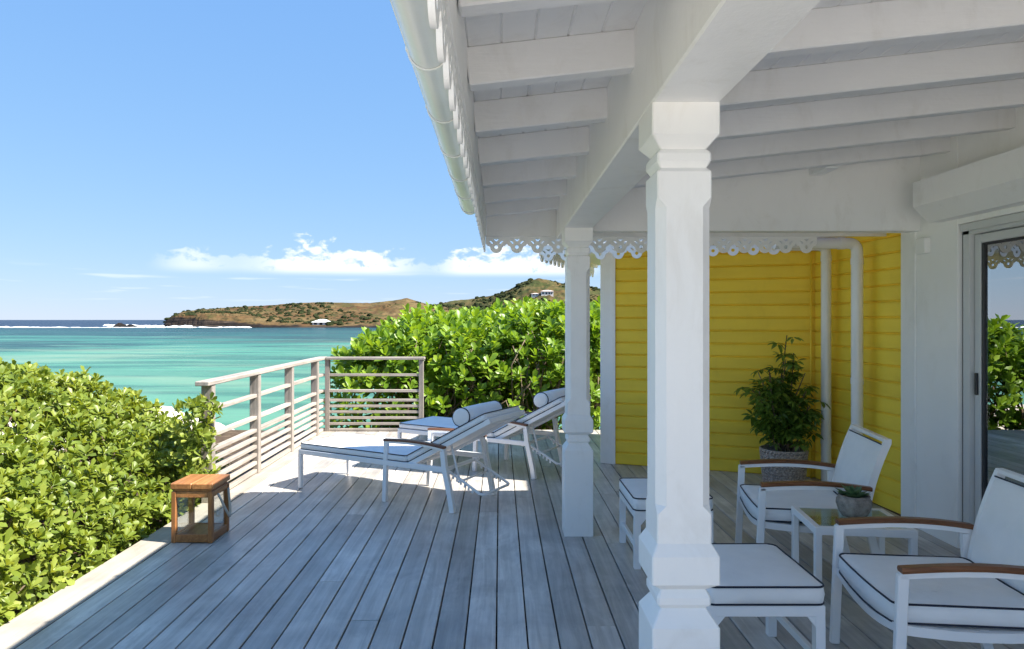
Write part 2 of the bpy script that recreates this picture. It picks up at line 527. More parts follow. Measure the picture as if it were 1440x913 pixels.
# ------------------------------------------------------------------ mesh helpers
class MB:
    """collects shapes and links them as ONE mesh object"""

    def __init__(self, M=None):
        self.v, self.f = [], []
        self.M = M

    def add(self, verts, faces):
        o = len(self.v)
        if self.M is not None:
            verts = [tuple(self.M @ Vector(p)) for p in verts]
        self.v += [tuple(p) for p in verts]
        self.f += [tuple(i + o for i in f) for f in faces]
        return self

    def cbox(self, cen, size, rot=None, c=0.004):
        """box with chamfered edges"""
        hx, hy, hz = (s / 2 for s in size)
        c = min(c, hx * 0.45, hy * 0.45, hz * 0.45)
        idx, vs = {}, []
        for sx in (-1, 1):
            for sy in (-1, 1):
                for sz in (-1, 1):
                    for ax in range(3):
                        p = [sx * (hx - c), sy * (hy - c), sz * (hz - c)]
                        p[ax] = (sx * hx, sy * hy, sz * hz)[ax]
                        idx[(sx, sy, sz, ax)] = len(vs)
                        vs.append(Vector(p))
        fs = []

        def quad(ks):
            ids = [idx[k] for k in ks]
            a, b, cc = vs[ids[0]], vs[ids[1]], vs[ids[2]]
            n = (b - a).cross(cc - a)
            m = sum((vs[i] for i in ids), Vector()) / len(ids)
            fs.append(tuple(ids) if n.dot(m) > 0 else tuple(reversed(ids)))
        S = ((-1, -1), (1, -1), (1, 1), (-1, 1))
        for ax in range(3):
            for s in (-1, 1):
                ks = []
                for a, b in S:
                    t = [a, b]
                    t.insert(ax, s)
                    ks.append((*t, ax))
                quad(ks)
        for ax in range(3):
            o1, o2 = [i for i in range(3) if i != ax]
            for a, b in S:
                ks = []
                for s, first in ((-1, o1), (-1, o2), (1, o2), (1, o1)):
                    t = [0, 0, 0]
                    t[ax], t[o1], t[o2] = s, a, b
                    ks.append((*t, first))
                quad(ks)
        for sx in (-1, 1):
            for sy in (-1, 1):
                for sz in (-1, 1):
                    quad([(sx, sy, sz, 0), (sx, sy, sz, 1), (sx, sy, sz, 2)])
        cen = Vector(cen)
        if rot is not None:
            vs = [rot @ p for p in vs]
        return self.add([p + cen for p in vs], fs)

    def box(self, x0, x1, y0, y1, z0, z1, c=0.004):
        return self.cbox(((x0 + x1) / 2, (y0 + y1) / 2, (z0 + z1) / 2), (abs(x1 - x0), abs(y1 - y0), abs(z1 - z0)), None, c)

    def bar(self, p0, p1, w, h, c=0.003, up=(0, 0, 1)):
        """bar of section w (sideways) x h (towards up) from p0 to p1"""
        p0, p1 = Vector(p0), Vector(p1)
        d = p1 - p0
        ln = d.length
        x = d.normalized()
        up = Vector(up)
        if abs(x.dot(up)) > 0.98:
            up = Vector((1, 0, 0))
        y = up.cross(x).normalized()
        z = x.cross(y)
        rot = Matrix((x, y, z)).transposed()
        return self.cbox((p0 + p1) / 2, (ln, w, h), rot, c)

    def sweep(self, pts, prof, closed=False, up=(0, 0, 1), cap=True):
        """sweep a 2-D profile [(side, up)] along pts"""
        pts = [Vector(p) for p in pts]
        n, k = len(pts), len(prof)
        up = Vector(up)
        vs, fs = [], []
        for i, p in enumerate(pts):
            a = pts[(i - 1) % n] if (closed or i > 0) else p
            b = pts[(i + 1) % n] if (closed or i < n - 1) else p
            t = (b - a).normalized()
            u0 = up if abs(t.dot(up)) < 0.97 else Vector((1, 0, 0)) if abs(t.x) < 0.9 else Vector((0, 1, 0))
            s = t.cross(u0).normalized()
            u = s.cross(t)
            for (ps, pu) in prof:
                vs.append(p + s * ps + u * pu)
        for i in range(n if closed else n - 1):
            j = (i + 1) % n
            for q in range(k):
                r = (q + 1) % k
                fs.append((i * k + q, i * k + r, j * k + r, j * k + q))
        if not closed and cap:
            fs.append(tuple(range(k - 1, -1, -1)))
            fs.append(tuple((n - 1) * k + q for q in range(k)))
        return self.add(vs, fs)

    def tube(self, pts, r, n=8, closed=False):
        pts = [Vector(p) for p in pts]
        N = len(pts)
        vs, fs = [], []
        t0 = (pts[1] - pts[0]).normalized()
        ref = Vector((0, 0, 1)) if abs(t0.z) < 0.9 else Vector((1, 0, 0))
        s = t0.cross(ref).normalized()
        for i, p in enumerate(pts):
            a = pts[(i - 1) % N] if (closed or i > 0) else p
            b = pts[(i + 1) % N] if (closed or i < N - 1) else p
            t = (b - a).normalized()
            s = (s - t * s.dot(t)).normalized()
            u = t.cross(s)
            rr = r[i] if isinstance(r, (list, tuple)) else r
            for q in range(n):
                w = 2 * math.pi * q / n
                vs.append(p + s * (rr * math.cos(w)) + u * (rr * math.sin(w)))
        for i in range(N if closed else N - 1):
            j = (i + 1) % N
            for q in range(n):
                e = (q + 1) % n
                fs.append((i * n + q, i * n + e, j * n + e, j * n + q))
        if not closed:
            fs.append(tuple(range(n - 1, -1, -1)))
            fs.append(tuple((N - 1) * n + q for q in range(n)))
        return self.add(vs, fs)

    def lathe(self, prof, n=24, cen=(0, 0, 0)):
        vs, fs = [], []
        for (r, z) in prof:
            for q in range(n):
                w = 2 * math.pi * q / n
                vs.append((cen[0] + r * math.cos(w), cen[1] + r * math.sin(w), cen[2] + z))
        for i in range(len(prof) - 1):
            for q in range(n):
                e = (q + 1) % n
                fs.append((i * n + q, i * n + e, (i + 1) * n + e, (i + 1) * n + q))
        fs.append(tuple(range(n - 1, -1, -1)))
        fs.append(tuple((len(prof) - 1) * n + q for q in range(n)))
        return self.add(vs, fs)

    def rings(self, rings):
        """closed loops of equal length joined, capped at both ends"""
        k = len(rings[0])
        vs, fs = [], []
        for rg in rings:
            vs += rg
        for i in range(len(rings) - 1):
            for q in range(k):
                e = (q + 1) % k
                fs.append((i * k + q, i * k + e, (i + 1) * k + e, (i + 1) * k + q))
        fs.append(tuple(range(k - 1, -1, -1)))
        fs.append(tuple((len(rings) - 1) * k + q for q in range(k)))
        return self.add(vs, fs)

    def prism(self, poly, z0, z1):
        k = len(poly)
        return self.rings([[(x, y, z0) for x, y in poly], [(x, y, z1) for x, y in poly]])

    def build(self, name, mat, parent=None, smooth=False, autosm=None):
        me = bpy.data.meshes.new(name)
        me.from_pydata(self.v, [], self.f)
        return link(name, me, mat, parent, smooth, autosm)


def link(name, me, mat, parent=None, smooth=False, autosm=None):
    if mat:
        me.materials.clear()
        me.materials.append(MATS[mat])
    if smooth or autosm:
        me.polygons.foreach_set('use_smooth', [True] * len(me.polygons))
        if autosm:
            me.set_sharp_from_angle(angle=R(autosm))
    o = bpy.data.objects.new(name, me)
    COL.objects.link(o)
    o.parent = parent
    return o


def inst(name, me, parent, loc=(0, 0, 0), rz=0.0, scale=None):
    o = bpy.data.objects.new(name, me)
    COL.objects.link(o)
    o.parent = parent
    o.location = loc
    o.rotation_euler = (0, 0, rz)
    if scale:
        o.scale = scale
    return o


def tag(o, label=None, cat=None, group=None, kind=None):
    for k, v in (('label', label), ('category', cat), ('group', group), ('kind', kind)):
        if v:
            o[k] = v
    return o


def empty(name, loc, rz=0.0):
    o = bpy.data.objects.new(name, None)
    o.empty_display_size = 0.1
    COL.objects.link(o)
    o.location = loc
    o.rotation_euler = (0, 0, rz)
    return o


def copy_tree(o, parent=None):
    c = o.copy()
    COL.objects.link(c)
    c.parent = parent
    for ch in [x for x in COL.objects if x.parent == o]:
        copy_tree(ch, c)
    return c


def grid_mesh(X, Y, Z):
    """regular grid arrays -> (verts, faces)"""
    a, b = X.shape
    v = np.stack([X, Y, Z], -1).reshape(-1, 3)
    i = np.arange(a * b).reshape(a, b)
    f = np.stack([i[:-1, :-1], i[1:, :-1], i[1:, 1:], i[:-1, 1:]], -1).reshape(-1, 4)
    return v, f


def vnoise(x, y, seed=0):
    """smooth value noise on arrays"""
    def hsh(i, j):
        n = np.sin(i * 127.1 + j * 311.7 + seed * 74.7) * 43758.5453
        return n - np.floor(n)
    xi, yi = np.floor(x), np.floor(y)
    xf, yf = x - xi, y - yi
    u, w = xf * xf * (3 - 2 * xf), yf * yf * (3 - 2 * yf)
    return (hsh(xi, yi) * (1 - u) + hsh(xi + 1, yi) * u) * (1 - w) + (hsh(xi, yi + 1) * (1 - u) + hsh(xi + 1, yi + 1) * u) * w


def fbm(x, y, o=4, seed=0):
    s, a, t = 0, 0.5, 0
    for i in range(o):
        s = s + a * vnoise(x * 2 ** i, y * 2 ** i, seed + i)
        t += a
        a *= 0.5
    return s / t


# ------------------------------------------------------------------ sea, ground, far land
SEA_Z = -2.2
_s = MB()
_s.add([(-30000, -3000, SEA_Z), (30000, -3000, SEA_Z), (30000, 45000, SEA_Z), (-30000, 45000, SEA_Z)], [(0, 1, 2, 3)])
tag(_s.build('sea', 'sea_water'), 'turquoise lagoon water running out to dark blue open sea', 'sea', kind='structure')

gx, gy = np.meshgrid(np.linspace(-60, 60, 121), np.linspace(-40, 60, 101), indexing='ij')
ysh = 19.5 + np.clip(-gx - 6.5, 0, 8) * 1.3 + (fbm(gx * 0.2, gy * 0.2, 3, 2) - 0.5) * 2
tt = np.clip((gy - 11.0) / (ysh - 11.0), 0, 3)
gz = -0.28 - 1.92 * np.clip(tt, 0, 1) ** 1.2 - np.clip(tt - 1, 0, 2) * 2.5
gz = np.minimum(gz, -0.28 - np.clip(-gx - 9, 0, 30) * 0.12)
gz = gz + (fbm(gx * 1.1, gy * 1.1, 3, 5) - 0.5) * 0.05
v, f = grid_mesh(gx, gy, gz)
me = bpy.data.meshes.new('ground')
me.from_pydata(v.tolist(), [], f.tolist())
me.materials.append(MATS['soil'])
me.materials.append(MATS['sand'])
cy = v[f].mean(1)
soil = (cy[:, 0] > -6.2) & (cy[:, 0] < 8) & (cy[:, 1] > -1.5) & (cy[:, 1] < 12.8)  # soil carried past the railing, its dark tone stands for shade between slats
mi = (~soil).astype(np.int32)  # remaining ground, mostly unseen, made pale sand to bounce light into the porch
me.polygons.foreach_set('material_index', mi)
me.polygons.foreach_set('use_smooth', [True] * len(me.polygons))
o = bpy.data.objects.new('ground', me)
COL.objects.link(o)
tag(o, 'dark soil and pale sand below the deck', 'ground', kind='structure')


def px(x, y, Y):
    """photo pixel -> point at distance Y"""
    return ((x - 703) * Y / F, Y, 1.5 - (y - 450) * Y / F)


def ridge_terrain(name, ridge, y_shore, y_ridge, mat, label, cliff, back, nu=260, nv=60, seed=1, z0=SEA_Z - 0.6):
    xs = np.array([p[0] for p in ridge], float)
    ys = np.array([p[1] for p in ridge], float)
    u = np.linspace(xs[0], xs[-1], nu)
    yr = np.interp(u, xs, ys)
    vv = np.concatenate([np.linspace(0, 1, nv), np.linspace(1.04, 1.0 + back, 14)])
    U, V = np.meshgrid(u, vv, indexing='ij')
    YR = np.interp(U, xs, ys)
    ysh = np.interp(U, [xs[0], xs[0] + 60, xs[-1]], y_shore)
    Y = ysh + (y_ridge - ysh) * V
    zr = 1.5 - (YR - 450) * y_ridge / F
    cl = np.clip(1 - (U - xs[0]) / cliff, 0, 1) if cliff else np.zeros_like(U)
    ex = 0.95 - 0.55 * cl
    Vc = np.clip(V, 0, 1)
    st_ = np.clip(Vc / 0.09, 0, 1)
    S0 = Vc ** 0.95 * (1 - cl * 0.62) + cl * 0.62 * st_ * st_ * (3 - 2 * st_)
    S = np.where(V <= 1, S0, 1 - (V - 1) ** 2 * 1.5)
    X = (U - 703) * (y_ridge * np.clip(V, 0, 1) + ysh * (1 - np.clip(V, 0, 1))) / F
    amp = (zr - z0)
    nz = (fbm(X * 0.06, Y * 0.06, 5, seed) - 0.5) * 0.22 + (fbm(X * 0.22, Y * 0.22, 4, seed + 9) - 0.5) * 0.14
    Z = z0 + amp * S + amp * nz * np.clip(V * 3, 0, 1) * (0.35 + 0.65 * np.clip(np.abs(1 - V) * 4, 0, 1))
    # rock ledges along the shore
    if cliff:
        led = np.round((Z + fbm(X * 0.1, Y * 0.1, 3, 3) * 1.5) / 0.9) * 0.9
        k = np.clip((0.42 - V) / 0.15, 0, 1) * np.clip(cl * 2.2, 0.15, 1)
        Z = Z * (1 - k) + led * k
    v, f = grid_mesh(X, Y, Z)
    me = bpy.data.meshes.new(name)
    me.from_pydata(v.tolist(), [], f.tolist())
    me.materials.append(MATS[mat])
    me.polygons.foreach_set('use_smooth', [True] * len(me.polygons))
    o = bpy.data.objects.new(name, me)
    COL.objects.link(o)
    tag(o, label, 'hill', kind='structure')
    return X, Y, Z, V


HX, HY, HZ, HV = ridge_terrain('headland', [(228, 462), (234, 449), (246, 443), (258, 438.5), (290, 435), (320, 432.7), (353, 431), (385, 429.5), (414, 427),
                               (455, 424.6), (490, 426), (520, 427), (545, 423), (572, 419.4), (590, 424), (612, 430), (640, 434), (700, 440)],
                               (345, 325, 325), 430, 'headland_ground', 'brown grassy headland with dark layered rock along its shore', 190, 0.8, 340, 70, 4)
BX, BY, BZ, BV = ridge_terrain('hill', [(570, 446), (600, 433), (612, 429), (625, 426), (640, 423), (662, 421), (685, 417.5), (700, 413.5), (714, 408.5), (733, 398), (746, 393), (758, 391),
                               (775, 393.5), (790, 398), (815, 402), (845, 407), (900, 418), (1000, 436)],
                               (440, 440, 440), 560, 'hill_ground', 'green and brown hill rising behind the headland', 0, 0.8, 260, 50, 12)


def lump(mb, cen, r, squash, seed):
    """one rough bush: a jittered low sphere"""
    rnd = random.Random(seed)
    vs, fs = [], []
    n = 7
    rows = ((-0.2, 0.9), (0.3, 1.0), (0.72, 0.72))
    for z, q in rows:
        for k in range(n):
            a = 2 * math.pi * k / n + rnd.uniform(-0.3, 0.3)
            w = r * q * rnd.uniform(0.7, 1.25)
            vs.append((cen[0] + w * math.cos(a), cen[1] + w * math.sin(a), cen[2] + r * squash * (z + rnd.uniform(-0.15, 0.15))))
    vs.append((cen[0], cen[1], cen[2] + r * squash * rnd.uniform(0.85, 1.15)))
    for i in range(2):
        for k in range(n):
            e = (k + 1) % n
            fs.append((i * n + k, i * n + e, (i + 1) * n + e, (i + 1) * n + k))
    for k in range(n):
        fs.append((2 * n + k, 2 * n + (k + 1) % n, 3 * n))
    mb.add(vs, fs)


sc1 = MB()
cl = fbm(HX * 0.035, HY * 0.035, 3, 21)
cand = np.argwhere((HV > 0.12) & (HV < 0.97) & (cl > 0.50))
for i, j in cand[RNG.choice(len(cand), 900, replace=False)]:
    r = 0.4 + 1.5 * RNG.random() ** 2.6
    lump(sc1, (HX[i, j], HY[i, j], HZ[i, j] - 0.15 * r), r, 0.85, int(i * 100 + j))
tag(sc1.build('headland_scrub', 'scrub_green'), 'dark low scrub dotted over the brown headland', 'scrub', kind='stuff')
sc2 = MB()
cl = fbm(BX * 0.03, BY * 0.03, 3, 31)
cand = np.argwhere((BV > 0.2) & (BV < 1.0) & (cl > 0.40) & (BX > -60))
for i, j in cand[RNG.choice(len(cand), 1500, replace=False)]:
    r = 0.6 + 2.0 * RNG.random() ** 2.0
    lump(sc2, (BX[i, j], BY[i, j], BZ[i, j] - 0.15 * r), r, 0.85, int(i * 100 + j))
tag(sc2.build('hill_scrub', 'scrub_green'), 'green scrub covering the higher hill behind the headland', 'scrub', kind='stuff')

# surf along the reef and round the point: ragged low ridges of foam
def foam_strip(name, label, pts, width, hgt, seed, thr):
    mb = MB()
    pts = [np.array(p, float) for p in pts]
    rnd = np.random.default_rng(seed)
    for a, b in zip(pts[:-1], pts[1:]):
        L = np.linalg.norm(b - a)
        n = max(2, int(L / 2.2))
        for k in range(n):
            t = (k + rnd.random()) / n
            p = a + (b - a) * t
            g = vnoise(np.array(p[0] * 0.05), np.array(seed * 3.3), seed)
            if g < thr and rnd.random() > 0.12:
                continue
            wl = rnd.uniform(1.8, 4.5)
            ww = width * rnd.uniform(0.4, 1.1)
            hh = hgt * rnd.uniform(0.3, 1.2) * (0.4 + g)
            y0 = p[1] + rnd.normal(0, width * 0.35)
            m = 6
            rg = []
            for q in range(m + 1):
                s = q / m
                e = math.sin(math.pi * s) ** 0.6 + 0.03
                x = p[0] + (s - 0.5) * wl * 2
                rg.append([(x, y0 - ww * e, SEA_Z - 0.05), (x, y0 - ww * 0.4 * e, SEA_Z + hh * e * rnd.uniform(0.5, 1)),
                           (x, y0 + ww * 0.3 * e, SEA_Z + hh * e * rnd.uniform(0.6, 1.1)), (x, y0 + ww * e, SEA_Z - 0.05)])
            mb.rings(rg)
    tag(mb.build(name, 'foam', smooth=True), label, 'surf', kind='stuff')


foam_strip('reef_surf', 'long white line of surf breaking on the reef', [(-340, 331), (-240, 329), (-160, 327), (-118, 321)], 2.6, 0.55, 3, -0.1)
foam_strip('point_surf', 'white breakers round the rocks off the headland point', [(-215, 372), (-188, 362), (-163, 340), (-150, 331)], 4.0, 1.6, 5, 0.0)


def rock(name, cen, size, seed, label):
    rnd = random.Random(seed)
    mb = MB()
    rg = []
    n = 10
    offs = [rnd.uniform(0.7, 1.2) for _ in range(n)]
    for z, q in ((-0.5, 1.1), (0.1, 1.0), (0.45, 0.85), (0.8, 0.5), (1.0, 0.2)):
        rg.append([(cen[0] + size[0] * q * offs[k] * math.cos(2 * math.pi * k / n) + rnd.uniform(-.1, .1) * size[0],
                    cen[1] + size[1] * q * offs[k] * math.sin(2 * math.pi * k / n),
                    cen[2] + size[2] * (z + rnd.uniform(-0.08, 0.08))) for k in range(n)])
    mb.rings(rg)
    tag(mb.build(name, 'sea_rock'), label, 'rock')


rock('sea_rock', (-200.5, 360, SEA_Z), (3.0, 3, 2.0), 1, 'taller black rock in the breakers off the headland')
rock('sea_rock', (-195.5, 361, SEA_Z), (3.0, 3, 1.2), 2, 'lower flat black rock beside the taller one in the breakers')
rock('sea_rock', (-184, 357, SEA_Z), (1.7, 2, 0.9), 3, 'small dark rock between the breakers and the headland tip')

def on_terrain(T, x, y):
    # the spot of a terrain grid that is seen at photo pixel (x, y)
    X, Y, Z = T
    e = (703 + F * X / Y - x) ** 2 + (450 - F * (Z - 1.5) / Y - y) ** 2
    i = np.unravel_index(np.argmin(e), e.shape)
    return float(X[i]), float(Y[i]), float(Z[i])


# shore house with a pale hipped roof
def far_house(name, loc, w, d, hw, hr, roof_mat, label, wins, hip=True):
    h = empty(name, loc)
    MB().box(-w / 2, w / 2, -d / 2, d / 2, -1.5, hw, 0.02).build('wall', 'house_wall', h)
    e = 0.5
    rf = MB()
    b = [(-w / 2 - e, -d / 2 - e), (w / 2 + e, -d / 2 - e), (w / 2 + e, d / 2 + e), (-w / 2 - e, d / 2 + e)]
    rl = max(w - d, 0.6) / 2
    vs = [(x, y, hw) for x, y in b] + [(x, y, hw + 0.15) for x, y in b] + [(-rl, 0, hw + hr), (rl, 0, hw + hr)]
    rf.add(vs, [(3, 2, 1, 0), (0, 1, 5, 4), (1, 2, 6, 5), (2, 3, 7, 6), (3, 0, 4, 7), (4, 5, 9, 8), (6, 7, 8, 9), (5, 6, 9), (7, 4, 8)])
    rf.build('roof', roof_mat, h)
    for (x0, x1, z0, z1) in wins:
        MB().box(x0, x1, -d / 2 - 0.06, -d / 2 + 0.1, z0, z1, 0.01).build('window', 'house_dark', h)
    tag(h, label, 'house')
    return h


hx, hy, hz = on_terrain((HX, HY, HZ), 453, 456)
far_house('shore_house', (hx, hy, hz - 0.5), 8.5, 6.0, 1.3, 1.6, 'house_roof', 'small shore house with a pale hipped roof on the headland', [(-3.4, -2.0, 0.3, 1.15), (-0.7, 0.7, 0.1, 1.15), (2.0, 3.4, 0.3, 1.15)])
hx, hy, hz = on_terrain((BX, BY, BZ), 770, 415)
far_house('hill_house', (hx, hy, hz), 9.0, 6.0, 2.4, 1.1, 'pink_roof', 'pale pink house high on the green hill', [(-3.6, -2.6, 0.4, 1.7), (-1.2, -0.2, 0.2, 1.7), (1.0, 2.0, 0.4, 1.7), (3.0, 3.8, 0.4, 1.7)])
hx, hy, hz = on_terrain((BX, BY, BZ), 753, 416)
far_house('hill_house', (hx, hy, hz - 0.4), 6.0, 5.0, 1.2, 0.7, 'pink_roof', 'low pale outbuilding beside the pink house on the hill', [(-1.8, -0.9, 0.1, 0.9), (0.7, 1.7, 0.1, 0.9)])
shr = MB()
for k in range(10):
    lump(shr, on_terrain((HX, HY, HZ), 434 + k * 5.0 + RNG.uniform(-2, 2), 457 - (1.5 if k % 3 else 0)), RNG.uniform(1.3, 2.2), 1.0, 900 + k)
tag(shr.build('shore_scrub', 'scrub_green'), 'dark green bushes round the small shore house', 'scrub', kind='stuff')

# ------------------------------------------------------------------ deck
DECK_Y0, DECK_Y1 = -5.0, 9.32  # near end extended unseen behind the camera to bounce sunlight in
dk = MB()
for k in range(18):
    y = DECK_Y0 + 0.1 + k * 0.79
    dk.box(-2.40, 3.0, y, y + 0.06, -0.20, -0.036, 0.003)
dk.box(-2.42, -2.38, DECK_Y0, DECK_Y1, -0.26, -0.037)
dk.box(-2.38, 3.0, DECK_Y1 - 0.05, DECK_Y1 - 0.01, -0.26, -0.038)
deck = tag(dk.build('deck', 'post_wood'), 'weathered grey timber deck of long boards', 'deck', kind='structure')
BW, GAP, X0 = 0.1466, 0.0075, -2.215


def plank_mesh(w, name):
    c = 0.0025
    prof = [(-w / 2, -0.03), (w / 2, -0.03), (w / 2, -c), (w / 2 - c, 0), (-w / 2 + c, 0), (-w / 2, -c)]
    mb = MB()
    mb.rings([[(x, 0, z) for x, z in prof], [(x, 1, z) for x, z in prof]])
    me = bpy.data.meshes.new(name)
    me.from_pydata(mb.v, [], [tuple(reversed(q)) for q in mb.f])
    me.materials.append(MATS['deck_wood'])
    return me


pm = plank_mesh(BW - GAP, 'plank')
rr = random.Random(5)
for k in range(36):
    xc = X0 + BW * (k + 0.5)
    if xc > 3.0:
        break
    y = DECK_Y0
    first = rr.uniform(1.2, 4.4)
    while y < DECK_Y1 - 0.05:
        e = min(y + first, DECK_Y1)
        if DECK_Y1 - e < 0.7:
            e = DECK_Y1
        inst('plank', pm, deck, (xc, y, rr.uniform(-0.0012, 0.0012)), 0, (1, e - y - 0.003, 1))
        y = e
        first = rr.uniform(2.8, 4.4)
pe = plank_mesh(0.222, 'edge_plank')
pe.materials[0] = MATS['edge_wood']
for a, b in ((DECK_Y0, 2.1), (2.1, 5.9), (5.9, DECK_Y1)):
    inst('edge_plank', pe, deck, (-2.332, a, 0.001), 0, (1, b - a - 0.003, 1))

# ------------------------------------------------------------------ railing
rail = empty('deck_railing', (-2.40, 5.62, 0))
RO = Vector((-2.40, 5.62, 0))


def rbox(name, mat, x0, x1, y0, y1, z0, z1, c=0.004):
    return MB(Matrix.Translation(-RO)).box(x0, x1, y0, y1, z0, z1, c).build(name, mat, rail)


PY = [5.62, 6.70, 7.78, 8.86]
ZR = [0.76, 0.545] + [0.42 - 0.079 * k for k in range(6)]
for y in PY:
    rbox('post', 'post_wood', -2.445, -2.355, y - 0.035, y + 0.035, 0.0005, 0.965)
rbox('post', 'post_wood', -2.352, -2.292, 9.17, 9.24, 0.0005, 0.965)
rbox('post', 'post_wood', -1.09, -1.03, 9.17, 9.24, 0.0005, 0.965)
rbox('handrail', 'rail_wood', -2.46, -2.345, 5.50, 9.275, 0.965, 1.003, 0.006)
rbox('handrail', 'rail_wood_cross', -2.344, -1.01, 9.150, 9.262, 0.965, 1.001, 0.006)
for z in ZR:
    ys = [5.50 if z > 0.7 else 5.585] + PY[1:] + [9.23]
    for a, b in zip([5.655, 6.735, 7.815, 8.895], [6.665, 7.745, 8.825, 9.17]):
        rbox('rail_slat', 'rail_wood', -2.428, -2.372, a - 0.004, b + 0.004, z - 0.017, z + 0.017, 0.003)
    rbox('rail_slat', 'rail_wood', -2.440, -2.352, 9.178, 9.228, z - 0.017, z + 0.017, 0.003)
    rbox('rail_slat', 'rail_wood_cross', -2.294, -1.088, 9.178, 9.232, z - 0.017, z + 0.017, 0.003)
rbox('rail_slat', 'rail_wood', -2.475, -2.446, 5.54, 6.0, 0.743, 0.777, 0.003)
tag(rail, 'weathered grey slatted timber railing round the deck corner', 'railing')

# ------------------------------------------------------------------ house
house = empty('beach_house', (0, 0, 0))
tag(house, 'white and yellow beach house with a columned veranda and scalloped trim', 'house')
SL = 0.11                                    # roof slope
Y_END = 5.42
Y_BEG = 0.30                                 # veranda roof cut short overhead to let light into the porch


def zb(x):                                   # underside of the rafters
    return 2.34 + SL * (x - 0.446)


# --- veranda roof: sheet, boards, rafters
TH = math.atan(SL)
rf = MB()
pts = [(-0.20, zb(-0.20) + 0.152), (9.0, zb(9.0) + 0.152), (9.0, zb(9.0) + 0.200), (-0.20, zb(-0.20) + 0.200)]
pts = [(-0.20, zb(-0.20) + 0.152), (3.0, zb(3.0) + 0.152), (3.0, zb(3.0) + 0.200), (-0.20, zb(-0.20) + 0.200)]
rf.rings([[(x, Y_BEG - 0.02, z) for x, z in pts], [(x, Y_END + 0.02, z) for x, z in pts]])
pts = [(3.0, zb(3.0) + 0.152), (9.0, zb(9.0) + 0.152), (9.0, zb(9.0) + 0.200), (3.0, zb(3.0) + 0.200)]
rf.rings([[(x, -0.75, z) for x, z in pts], [(x, Y_END + 0.02, z) for x, z in pts]])
roof = rf.build('roof', 'roof_sheet', house)
bw = 0.113
cb = MB()
c = 0.006
prof = [(-bw / 2, 0.02), (-bw / 2, c), (-bw / 2 + c, 0), (bw / 2 - c, 0), (bw / 2, c), (bw / 2, 0.02)]
cb.rings([[(x, Y_BEG, z) for x, z in prof], [(x, Y_END - 0.005, z) for x, z in prof]])
cme = bpy.data.meshes.new('ceiling_board')
cme.from_pydata(cb.v, [], cb.f)
cme.materials.append(MATS['ceiling_paint'])
for k in range(28):
    x = -0.052 + k * (bw - 0.0005) * math.cos(TH)
    if x > 3.02:
        break
    o = inst('ceiling_board', cme, roof, (x, 0, zb(x) + 0.128))
    o.rotation_euler = (0, -TH, 0)
ra = MB()
ra.bar((-0.109, 0, zb(-0.109) + 0.0645), (3.02, 0, zb(3.02) + 0.0645), 0.07, 0.129, 0.005)
rme = bpy.data.meshes.new('rafter')
rme.from_pydata(ra.v, [], ra.f)
rme.materials.append(MATS['ceiling_paint'])
for k in range(-3, 6):
    inst('rafter', rme, roof, (0, 2.265 + 0.57 * k + 0.035, 0))
# eave and gable fascia boards
MB().box(-0.134, -0.108, Y_BEG, Y_END + 0.018, 2.165, 2.425, 0.003).build('fascia', 'white_paint', roof)
fp = [(-0.107, 2.165), (3.25, 2.165), (3.25, zb(3.25) + 0.126), (-0.107, zb(-0.107) + 0.126)]
fb = MB()
fb.rings([[(x, Y_END - 0.006, z) for x, z in fp], [(x, Y_END + 0.020, z) for x, z in fp]])
fb.build('fascia', 'white_paint', roof)
bl = MB()
bl.bar((2.25, 4.62, zb(2.25) + 0.05), (2.25, 4.88, zb(2.25) + 0.05), 0.09, 0.12)
bl.build('blocking', 'white_paint', roof)
# --- beams
MB().box(0.446, 0.647, Y_BEG, Y_END - 0.007, 2.138, 2.475, 0.006).build('beam', 'white_paint', house)
cp = [(0.640, 2.136), (3.0, 2.136), (3.0, zb(3.0) + 0.125), (0.640, zb(0.64) + 0.125)]
cbm = MB()
cbm.rings([[(x, 4.87, z) for x, z in cp], [(x, 5.0, z) for x, z in cp]])
cbm.build('beam', 'white_paint', house)

# --- columns
prof = [(0.001, .200, .004), (0.594, .200, .004), (0.642, .136, .004), (0.650, .150, .005), (0.656, .160, .006), (0.676, .160, .006), (0.686, .150, .005),
        (0.698, .136, .004), (0.722, .200, .004), (0.804, .200, .004), (0.838, .162, .004), (0.925, .162, .004), (0.948, .162, .027),
        (1.835, .162, .027), (1.862, .162, .004), (1.940, .162, .004), (1.953, .138, .004), (1.966, .154, .006), (1.972, .161, .006), (1.994, .161, .006),
        (2.003, .150, .005), (2.008, .136, .004), (2.046, .200, .004), (2.1385, .200, .004)]
rgs = []
for z, w, ch in prof:
    h = w / 2
    rgs.append([(h, -h + ch, z), (h, h - ch, z), (h - ch, h, z), (-h + ch, h, z), (-h, h - ch, z), (-h, -h + ch, z), (-h + ch, -h, z), (h - ch, -h, z)])
cm = MB()
cm.rings(rgs)
cmesh = bpy.data.meshes.new('column')
cmesh.from_pydata(cm.v, [], cm.f)
cmesh.materials.append(MATS['white_paint'])
for y in (2.1, 4.82):
    inst('column', cmesh, house, (0.5465, y, 0))

# --- scalloped trim: one pierced unit cut with a curve, then repeated
PT = 0.165


